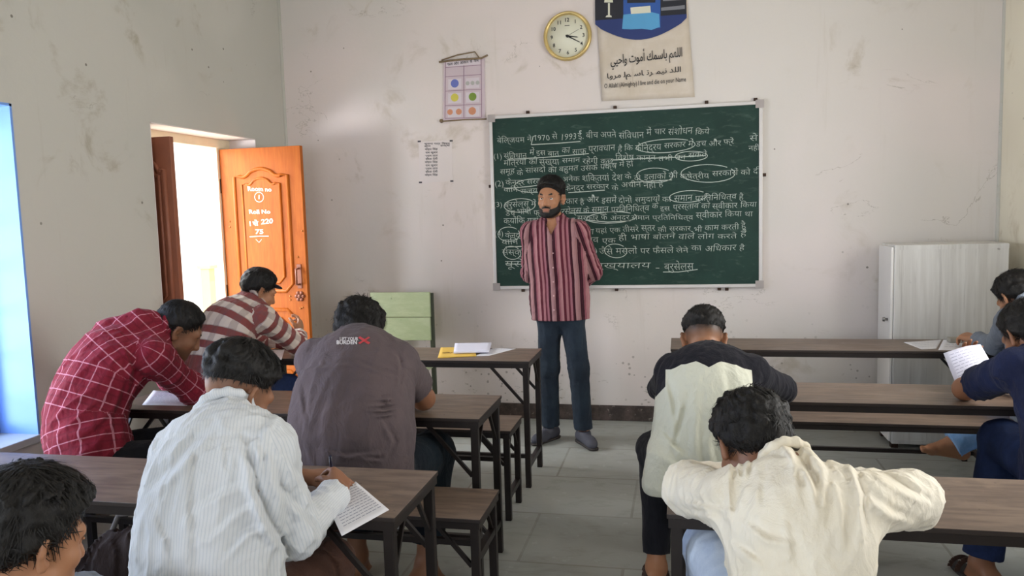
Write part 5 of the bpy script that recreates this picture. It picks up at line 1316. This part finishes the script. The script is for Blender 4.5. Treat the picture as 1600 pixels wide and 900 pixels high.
def boy_red():
    J = dict(pel=(-2.36, 2.69, .565), wa=(-2.415, 2.735, .735), ch=(-2.375, 2.83, .915), nb=(-2.245, 2.965, 1.065), shR=(-2.17, 2.86, .965), shL=(-2.375, 3.08, 1.0),
             elR=(-2.135, 3.06, .775), wrR=(-2.16, 3.27, .755), elL=(-2.40, 3.27, .79), wrL=(-2.21, 3.22, .765), hipR=(-2.27, 2.64, .555), hipL=(-2.40, 2.77, .555),
             knR=(-2.00, 2.90, .530), anR=(-2.02, 2.93, .09), knL=(-2.16, 3.09, .53), anL=(-2.20, 3.08, .09), toR=(-1.90, 3.02, .03), toL=(-2.1, 3.2, .03))
    p = Person('boy in a red shirt with white window checks bent over his desk', J, (.172, .168, .168), .74, 1.02, GP)
    H = Head((-2.175, 3.045, 1.047), (.66, .52, -.56), (.45, .35, .82), 1.0)
    p.body(SK2, H, stub=lambda x, y, z: np.clip(fade(.85)(x, y, z) + .55 * np.clip((-.05 - z) / .02, 0, 1) * (y > .02) * (z > -.125), 0, 1), hcfg={'R': (((.2, .95, -.05), (-.5, 0, -1), 1), dict(curl=(.6, .6, .6, .6))), 'L': (((.9, -.2, -.05), (0, 0, -1), -1), dict(curl=(.4, .4, .4, .4)))}, res=.0062)
    p.brows_eyes(True)
    make_hair(H, p.o, HAIR, 'short', (.007, .012), 150, .030, 6, .0042, .004, 0, p.org, .2)
    # hood-like bunch of cloth behind the neck
    hood = [cap(J['nb'] + V(-.16, -.10, -.02), J['nb'] + V(-.02, -.06, .05), .055, .038, .05), cap(J['nb'] + V(-.10, .05, .0), J['nb'] + V(-.01, -.03, .05), .05, .036, .05)]
    extra = lambda P: wrinkle(P, V(.6, .5, .4), .06, .008, 77) * window(P, V(-2.30, 2.90, 1.08), .10) + wrinkle(P, V(.3, .2, -.5), .06, .006, 78) * window(P, V(-2.2, 2.8, .85), .10) + pcrease(P, [(196, 540), (208, 580), (200, 614)], 4, .014, 2.95, True) + pcrease(P, [(120, 505), (160, 498), (204, 488)], 4, .010, 3.1, True) + pcrease(P, [(128, 522), (170, 512), (205, 505)], 4, .010, 3.1, True) + pcrease(P, [(180, 640), (150, 670), (120, 690)], 5, .009, 2.9, True) + pcrease(P, [(196, 600), (176, 650)], 5, .009, 2.9, True)
    shirt(p, m_red_check(), .016, .95, ((.066, .060), (.056, .044)), .11, .012, 9, .0045, None, True, extra, True, addp=hood, ckw=dict(r=.066, h=.03))
    trousers(p, M_dark_trouser, ((.094, .078), (.072, .058)), .95, 7)
    sandals(p, 'R'); sandals(p, 'L')
boy_red()
def boy_brown():
    J = dict(pel=(-2.53, 3.84, .565), wa=(-2.545, 3.86, .73), ch=(-2.51, 3.96, .915), nb=(-2.44, 4.09, 1.065), shR=(-2.30, 3.99, .965), shL=(-2.60, 4.16, 1.0),
             elR=(-2.235, 4.24, .775), wrR=(-2.335, 4.45, .80), elL=(-2.58, 4.42, .78), wrL=(-2.42, 4.48, .76), hipR=(-2.45, 3.82, .555), hipL=(-2.58, 3.92, .555),
             knR=(-2.28, 4.18, .535), anR=(-2.30, 4.15, .09), knL=(-2.48, 4.28, .535), anL=(-2.5, 4.25, .09), toR=(-2.2, 4.29, .03), toL=(-2.42, 4.4, .03))
    p = Person('boy in a brown and white check shirt before the open orange door', J, (.160, .158, .165), .72, 1.0, GP)
    H = Head((-2.405, 4.13, 1.112), (.62, .66, -.42), (.30, .30, .9), .98)
    p.body(SK1, H, stub=fade(.8), hcfg={'R': (((-.1, .6, .75), (-.8, -.3, -.2), 1), dict(curl=(.55, .6, .7, .8), thumb=.8)), 'L': (((.8, .4, 0), (0, 0, -1), -1), dict(curl=(.3, .3, .3, .3)))}, res=.0066)
    p.brows_eyes(True)
    make_hair(H, p.o, HAIR, 'short', (.010, .016), 150, .040, 8, .0046, .006, 0, p.org, .3)
    # peaked front of the dark cap
    C = [H.e(0, .075, .062, .062, .050, .012, .0)]; vs, q = field(C, .004, mods=(lambda Q, v: np.maximum(v, .05 * H.s - H.loc(Q)[1] if False else .06 - H.loc(Q)[1]),)); link_mesh('cap_peak', vs, q, M_black, p.o, p.org)
    shirt(p, m_brown_check(), .015, .95, ((.064, .058), (.054, .046)), .10, .012, 11, .004, None, True, None, True, ckw=dict(r=.064))
    trousers(p, M_jean_dark, seed=9); sandals(p, 'R'); sandals(p, 'L')
boy_brown()
def boy_white():
    J = dict(pel=(-1.13, 1.62, .565), wa=(-1.13, 1.635, .735), ch=(-1.130, 1.70, .895), nb=(-1.165, 1.80, 1.010), shR=(-1.015, 1.745, .950), shL=(-1.255, 1.74, .935),
             elR=(-.965, 1.770, .722), wrR=(-.955, 2.00, .752), elL=(-1.33, 1.93, .765), wrL=(-1.11, 2.09, .755), hipR=(-1.05, 1.63, .555), hipL=(-1.21, 1.63, .555),
             knR=(-.99, 2.00, .535), anR=(-.985, 1.98, .09), knL=(-1.26, 2.02, .535), anL=(-1.26, 1.99, .09), toR=(-.97, 2.13, .03), toL=(-1.28, 2.15, .03))
    p = Person('boy in a pale bluish white shirt writing at the nearest left desk', J, (.156, .150, .146), .70, .92, GP)
    H = Head((-1.180, 1.885, 1.054), (.34, .76, -.55), (.20, .50, .84), .98)
    p.body(SK2, H, stub=fade(.42), hcfg={'R': (((-.30, .88, .20), (-.75, -.05, -.65), 1), dict(curl=(.70, .75, .8, .85), thumb=.9)), 'L': (((.80, .55, -.05), (0, 0, -1), -1), dict(curl=(.25, .25, .3, .3), thumb=.3))}, res=.0056)
    make_hair(H, p.o, HAIR, 'fade', (.014, .026), 230, .050, 9, .0040, .012, .014, p.org, .30)
    def yk(P):
        c = lambda pts, w, a, f=False: pcrease(P, pts, w, a, 1.78, f)
        return (c([(226, 684), (298, 684), (378, 679), (420, 692)], 3.2, .0045) + c([(378, 690), (392, 731), (396, 762), (422, 829), (446, 862)], 9, .020, True) + c([(440, 648), (420, 668), (405, 705), (398, 752)], 6, -.010) + c([(404, 690), (412, 735)], 6, .010, True)
                + c([(270, 735), (300, 700), (345, 652)], 9, .009, True) + c([(246, 760), (290, 715)], 10, .007, True) + c([(330, 840), (362, 805), (398, 784)], 8, .010, True) + c([(352, 868), (385, 830), (412, 822)], 8, .010, True) + c([(300, 800), (345, 770), (388, 752)], 9, .008, True)
                + c([(432, 760), (470, 800), (500, 842)], 8, .009, True) + c([(452, 720), (478, 770)], 7, .007, True) + c([(500, 800), (520, 828)], 6, .007, True) + c([(300, 690), (296, 790), (300, 880)], 10, .006, True) + c([(348, 690), (352, 740)], 5, .005, True) + c([(420, 690), (428, 740), (446, 800)], 8, .008, True) + c([(240, 800), (262, 850), (268, 896)], 9, .006, True))
    s = shirt(p, m_pinstripe(), .015, .93, ((.062, .062), (.060, .044)), .13, .012, 12, .0035, None, True, yk, True, ckw=dict(r=.060, h=.030), res=.0052)
    trousers(p, M_brown_trouser, ((.090, .074), (.068, .052)), .95, 10)
    sandals(p, 'R'); sandals(p, 'L')
    f = unit(V(-.30, .88, .20)); pp_ = V(*J['wrR']) + f * .10 + V(-.030, .0, -.005)
    o = pen_in_hand(p, pp_ + V(-.01, .02, .01), (-.25, .55, -.80), .135); tag(o, 'dark pen held in the right hand of the boy in the pale bluish shirt', 'pen')
boy_white()
def boy_corner():
    J = dict(pel=(-1.42, .86, .565), wa=(-1.41, .87, .70), ch=(-1.33, .92, .78), nb=(-1.185, 1.01, .855), shR=(-1.155, .875, .79), shL=(-1.265, 1.14, .79),
             elR=(-1.03, .95, .62), wrR=(-.95, 1.13, .735), elL=(-1.12, 1.27, .735), wrL=(-.95, 1.22, .735), hipR=(-1.36, .80, .555), hipL=(-1.42, .96, .555),
             knR=(-1.02, .92, .53), anR=(-1.0, .90, .09), knL=(-1.1, 1.1, .53), anL=(-1.05, 1.08, .09), toR=(-.87, .95, .03), toL=(-.93, 1.13, .03))
    J = {k: tuple(V(v) + V(-.13, .09, -.05 if k in ('nb', 'shR', 'shL', 'ch') else .0)) for k, v in J.items()}
    p = Person('boy with wavy black hair whose head alone shows in the lower left corner', J, (.15, .14, .14), .74, .9, GP)
    H = Head(at(44, 846, 1, 1.17), (.34, .90, -.26), (.10, .26, .95), .94)
    p.body(SK1, H, stub=lambda x, y, z: .5 * fade(.6)(x, y, z), res=.0048, feet=(), hcfg={'R': (((.3, .9, 0), (0, 0, -1), 1), dict()), 'L': (((.9, -.1, 0), (0, 0, -1), -1), dict())})
    p.brows_eyes(True)
    make_hair(H, p.o, HAIR, 'long', (.017, .024), 420, .050, 13, .0032, .013, .010, p.org, .40)
    shirt(p, M_grey_shirt, .013, .93, ((.055, .05), (.05, .04)), .08, .01, 14, .004, None, True, None, True)
    trousers(p, M_dark_trouser, seed=12); shoes(p, 'R', M_shoe); shoes(p, 'L', M_shoe)
boy_corner()
# ------------------------------------------------------------------ right column
def boy_black_white():
    J = dict(pel=(.085, 2.98, .565), wa=(.088, 2.985, .715), ch=(.098, 3.03, .835), nb=(.102, 3.130, .922), shR=(.262, 3.085, .880), shL=(-.030, 3.085, .880),
             elR=(.400, 3.345, .765), wrR=(.17, 3.50, .755), elL=(-.080, 3.345, .762), wrL=(.06, 3.52, .755), hipR=(.175, 2.99, .555), hipL=(.00, 2.98, .555),
             knR=(.20, 3.38, .535), anR=(.19, 3.33, .09), knL=(-.105, 3.17, .545), anL=(-.105, 3.06, .095), toR=(.2, 3.48, .03), toL=(-.115, 3.19, .03))
    p = Person('boy in a black shirt with a broad off-white back panel', J, (.164, .156, .154), .70, 1.0, GP)
    H = Head((.088, 3.215, .992), (0, .76, -.64), (0, .64, .76), .98)
    p.body(SK1, H, stub=fade(1.0), hcfg={'R': (((-.8, .5, 0), (0, 0, -1), 1), dict(curl=(.6, .6, .6, .6))), 'L': (((.7, .7, 0), (0, 0, -1), -1), dict(curl=(.2, .2, .2, .2)))}, res=.0062)
    make_hair(H, p.o, HAIR, 'fade', (.010, .016), 190, .038, 15, .0042, .005, .0, p.org, .25)
    def pan(vs):
        u = (vs - p.J['ch']) @ p.side; zz = vs[:, 2]; U = np.abs(u)
        lim = .158 + .09 * np.clip((.86 - zz) / .12, 0, 1); arch = .948 + .012 * np.cos(u * 26) - np.clip(.045 - U, 0, 1) * .55 - .5 * np.clip(U - .10, 0, 1)
        arm = np.min([ev_prim(q_, vs) for q_ in p.arm('L', .018) + p.arm('R', .018) if True], 0); armm = np.where(U > .13, arm - .002, .05)
        return {'panel': np.minimum(np.minimum(lim - U, arch - zz), np.minimum(armm, 3.14 - vs[:, 1]))}
    def extra(P):
        c = lambda pts, w, a, f=False: pcrease(P, pts, w, a, 3.1, f)
        return c([(1041, 590), (1050, 630), (1056, 672)], 5, .009, True) + c([(1072, 620), (1060, 660), (1048, 702)], 6, .009, True) + c([(1034, 672), (1052, 695), (1072, 710)], 5, .008, True) + c([(1095, 600), (1090, 680), (1096, 740)], 8, .006, True) + c([(1130, 575), (1136, 620)], 7, .005, True) + c([(1048, 720), (1075, 735), (1110, 738)], 6, .006, True) + c([(1110, 690), (1118, 730)], 7, .005, True)
    tail = [cap(V(-.06, 2.90, .60), V(-.09, 2.90, .50), .07, .06, .05)]
    shirt(p, m_panel(), .015, .95, ((.062, .058), (.054, .042)), .13, .016, 16, .0024, None, True, extra, False, attrs=pan, res=.0058, ckw=dict(r=.062, h=.030), addp=tail, cuts=(lambda Q, v: np.maximum(v, np.where(Q[:, 0] > -.02, HB + .002, HB - .0) - Q[:, 2]),))
    trousers(p, M_dark_trouser, ((.092, .076), (.070, .050)), .88, 17)
    sandals(p, 'R'); sandals(p, 'L')
boy_black_white()
def boy_cream():
    J = dict(pel=(.240, 1.70, .565), wa=(.245, 1.725, .70), ch=(.250, 1.785, .805), nb=(.252, 1.905, .890), shR=(.375, 1.835, .845), shL=(.115, 1.845, .832),
             elR=(.560, 2.06, .780), wrR=(.36, 2.21, .765), elL=(.018, 2.085, .775), wrL=(.17, 2.22, .765), hipR=(.315, 1.72, .555), hipL=(.165, 1.72, .555),
             knR=(.315, 2.04, .545), anR=(.31, 2.0, .09), knL=(.075, 2.13, .595), anL=(.07, 2.03, .10), toR=(.31, 2.15, .03), toL=(.06, 2.18, .03))
    p = Person('boy in a loose cream shirt slumped on folded arms at the nearest right desk', J, (.108, .108, .126), .82, .98, GP)
    H = Head((.175, 2.045, .905), (-.30, .72, -.62), (-.10, .62, .78), .99)
    p.body(SK2, H, stub=fade(.5), hcfg={'R': (((-.9, .3, 0), (0, 0, -1), 1), dict(curl=(.2, .2, .2, .2))), 'L': (((.9, .3, 0), (0, 0, -1), -1), dict(curl=(.2, .2, .2, .2)))}, res=.0058)
    make_hair(H, p.o, HAIR, 'long', (.018, .022), 380, .048, 17, .0038, .014, 0, p.org, .55)
    def extra(P):
        c = lambda pts, w, a, f=False: pcrease(P, pts, w, a, 1.98, f)
        return (c([(1142, 712), (1190, 709), (1236, 713)], 3.2, .004) + c([(1217, 680), (1250, 725), (1289, 778)], 7, .013, True) + c([(1243, 700), (1268, 745), (1280, 800)], 6, .011, True) + c([(1262, 690), (1290, 735), (1290, 820)], 7, .011, True) + c([(1236, 690), (1246, 740), (1252, 780)], 6, .009, True)
                + c([(1326, 712), (1346, 770), (1350, 838)], 6, .013, True) + c([(1146, 715), (1142, 760), (1144, 806)], 6, .010, True) + c([(1158, 718), (1152, 760)], 4, .006, True) + c([(1172, 716), (1166, 752)], 4, .006, True) + c([(1165, 815), (1200, 840), (1232, 846)], 8, .009, True) + c([(1150, 850), (1190, 880)], 8, .008, True)
                + c([(1070, 780), (1105, 792), (1142, 795)], 6, .008, True) + c([(1080, 800), (1130, 806)], 6, .006, True) + c([(1360, 730), (1405, 760), (1455, 786)], 8, .010, True) + c([(1352, 770), (1390, 800), (1420, 812)], 8, .009, True) + c([(1372, 722), (1420, 740), (1450, 768)], 7, .007, True) + c([(1300, 740), (1320, 800), (1322, 870)], 9, .007, True) + c([(1230, 800), (1240, 880)], 9, .006, True) + c([(1190, 740), (1186, 800)], 8, .005, True))
    shirt(p, M_cream, .016, .97, ((.066, .068), (.068, .046)), .13, .010, 18, .0036, None, True, extra, True, res=.0056, ckw=dict(r=.061, h=.030))
    trousers(p, M_jean_pale, ((.084, .072), (.068, .060)), .97, 19)
    sandals(p, 'R'); sandals(p, 'L')
boy_cream()
def boy_navy():
    J = dict(pel=(1.36, 2.99, .565), wa=(1.36, 3.0, .72), ch=(1.345, 3.05, .85), nb=(1.285, 3.15, .985), shR=(1.49, 3.10, .895), shL=(1.190, 3.12, .905),
             elR=(1.48, 3.40, .765), wrR=(1.30, 3.55, .755), elL=(1.118, 3.425, .762), wrL=(1.245, 3.675, .770), hipR=(1.44, 3.0, .555), hipL=(1.28, 2.99, .555),
             knR=(1.52, 3.38, .535), anR=(1.5, 3.33, .09), knL=(1.245, 3.38, .565), anL=(1.155, 3.30, .09), toR=(1.5, 3.48, .03), toL=(1.12, 3.44, .03))
    p = Person('boy in a navy t-shirt at the right edge holding up a paper', J, (.165, .158, .160), .72, 1.0, GP)
    H = Head((1.262, 3.205, 1.008), (-.25, .78, -.55), (-.10, .55, .82), 1.0)
    p.body(SK2, H, stub=fade(.5), hcfg={'R': (((-.6, .8, 0), (0, 0, -1), 1), dict()), 'L': (((-.15, .35, .9), (.1, -.9, .4), -1), dict(curl=(.5, .5, .55, .6), thumb=.8))}, res=.0062)
    make_hair(H, p.o, HAIR, 'long', (.014, .018), 240, .040, 19, .0042, .010, 0, p.org, .4)
    shirt(p, M_navy, .013, .95, ((.068, .066), (.05, .04)), .10, .008, 20, .0035, .74, False, None, True)
    trousers(p, M_jean_dark, ((.094, .080), (.080, .068)), .95, 21); sandals(p, 'R'); sandals(p, 'L')
    # the sheet he holds
    b = MB(); q = [at(1474, 552, 1, 3.62), at(1496, 606, 1, 3.53), at(1556, 580, 1, 3.55), at(1532, 538, 1, 3.66)]; n = 8; vs = []; fs = []
    C = sum(q) / 4; nn = unit(np.cross(q[1] - q[0], q[3] - q[0]))
    P_ = lambda s, t, d=0: (q[0] * (1 - s) + q[1] * s) * (1 - t) + (q[3] * (1 - s) + q[2] * s) * t - V(C[0], C[1], 0) + nn * (.02 * math.sin(math.pi * t) + d)
    for j in range(n + 1):
        for i in range(n + 1): vs.append(tuple(P_(i / n, j / n)))
    for j in range(n):
        for i in range(n): fs.append((j * (n + 1) + i, j * (n + 1) + i + 1, (j + 1) * (n + 1) + i + 1, (j + 1) * (n + 1) + i))
    b.raw(vs, fs); o = b.build('held_paper', paper_mat('held_paper_bluish', (214, 214, 230))); o.location = (C[0], C[1], 0)
    for f in o.data.polygons: f.use_smooth = True
    md = o.modifiers.new('thick', 'SOLIDIFY'); md.thickness = .001
    tag(o, 'white printed sheet held upright by the boy in navy at the right', 'paper')
    b = MB(); rnd = random.Random(9); sg = -1 if nn[1] > 0 else 1
    for k in range(9):
        t = .1
        while t < .85:
            L = rnd.uniform(.06, .16); s_ = .10 + k * .09
            b.raw([tuple(P_(s_, t, sg * .0015)), tuple(P_(s_, t + L, sg * .0015)), tuple(P_(s_ + .02, t + L, sg * .0015)), tuple(P_(s_ + .02, t, sg * .0015))], [(0, 1, 2, 3)]); t += L + .03
    b.build('printed_lines', simple('pale_print', srgb(160, 162, 184), .7), o)
boy_navy()
def boy_far():
    J = dict(pel=(1.715, 4.12, .565), wa=(1.71, 4.13, .72), ch=(1.705, 4.16, .86), nb=(1.675, 4.22, 1.0), shR=(1.82, 4.22, .93), shL=(1.555, 4.17, .93),
             elR=(1.80, 4.50, .765), wrR=(1.66, 4.63, .765), elL=(1.60, 4.46, .765), wrL=(1.56, 4.62, .770), hipR=(1.79, 4.15, .555), hipL=(1.65, 4.1, .555),
             knR=(1.74, 4.46, .44), anR=tuple(at(1494, 690, 1, 4.45)), knL=(1.62, 4.38, .535), anL=(1.63, 4.33, .09), toR=tuple(at(1430, 678, 1, 4.45)), toL=(1.60, 4.47, .03))
    p = Person('boy beyond the navy one, only his hair, hand and washed jeans showing', J, (.15, .145, .15), .72, .97, GP)
    H = Head((1.645, 4.33, 1.020), (-.30, .72, -.62), (-.15, .6, .78), 1.0)
    p.body(SK1, H, stub=fade(.6), hcfg={'R': (((-.75, .65, 0), (0, 0, -1), 1), dict(curl=(.6, .6, .7, .7), thumb=.8)), 'L': (((-.45, .85, .1), (.3, -.2, -1), -1), dict(curl=(.55, .6, .7, .8), thumb=.8))}, res=.0066)
    make_hair(H, p.o, HAIR, 'long', (.014, .020), 220, .040, 23, .0046, .010, 0, p.org, .4)
    shirt(p, M_grey_shirt, .013, .93, ((.06, .055), (.05, .04)), .1, .008, 22, .0035, None, True, None, True, res=.008)
    trousers(p, M_jean_light, ((.090, .078), (.078, .074)), 1.06, 23, .006)
boy_far()
# ------------------------------------------------------------------ school bag on the floor behind the nearest left desk
bg_ = empty('school_bag', (-2.0, 2.42, 0)); tag(bg_, 'dark brown cloth school bag on the floor under the nearest left desk', 'bag')
M_bag = cloth('dark_brown_canvas', srgb(48, 36, 33), None, .1); M_bag2 = cloth('grey_canvas', srgb(120, 116, 114), None, .1)
P = [cap((-.17, 0, .15), (.17, 0, .15), .14, .14, .06, (0, 1, 0), .62), cap((-.15, 0, .10), (.15, 0, .30), .11, .10, .06, (0, 1, 0), .7), cap((-.05, -.01, .30), (.10, .0, .34), .09, .08, .06, (0, 1, 0), .7)]
vs, q = field(P, .009, mods=(lambda Q, v: np.maximum(v, .002 - Q[:, 2]),), disp=lambda Q: wrinkle(Q, V(.3, .2, 1), .08, .022, 90)); link_mesh('bag_body', vs, q, M_bag, bg_)
P = [cap((-.12, -.085, .10), (.10, -.085, .10), .085, .085, .04, (0, 1, 0), .45)]
vs, q = field(P, .009, disp=lambda Q: wrinkle(Q, V(.3, .2, 1), .08, .008, 91)); link_mesh('front_pocket', vs, q, M_bag, bg_)
b = MB(); b.tube([(-.06, 0, .40), (-.03, 0, .46), (.05, 0, .47), (.09, 0, .41)], .010, 8); b.build('handle', M_bag2, bg_)
P = [cap((.16, -.03, .27), (.27, -.02, .24), .07, .055, .04)]
vs, q = field(P, .009, disp=lambda Q: wrinkle(Q, V(1, .2, .3), .06, .008, 92)); link_mesh('grey_side_flap', vs, q, M_bag2, bg_)
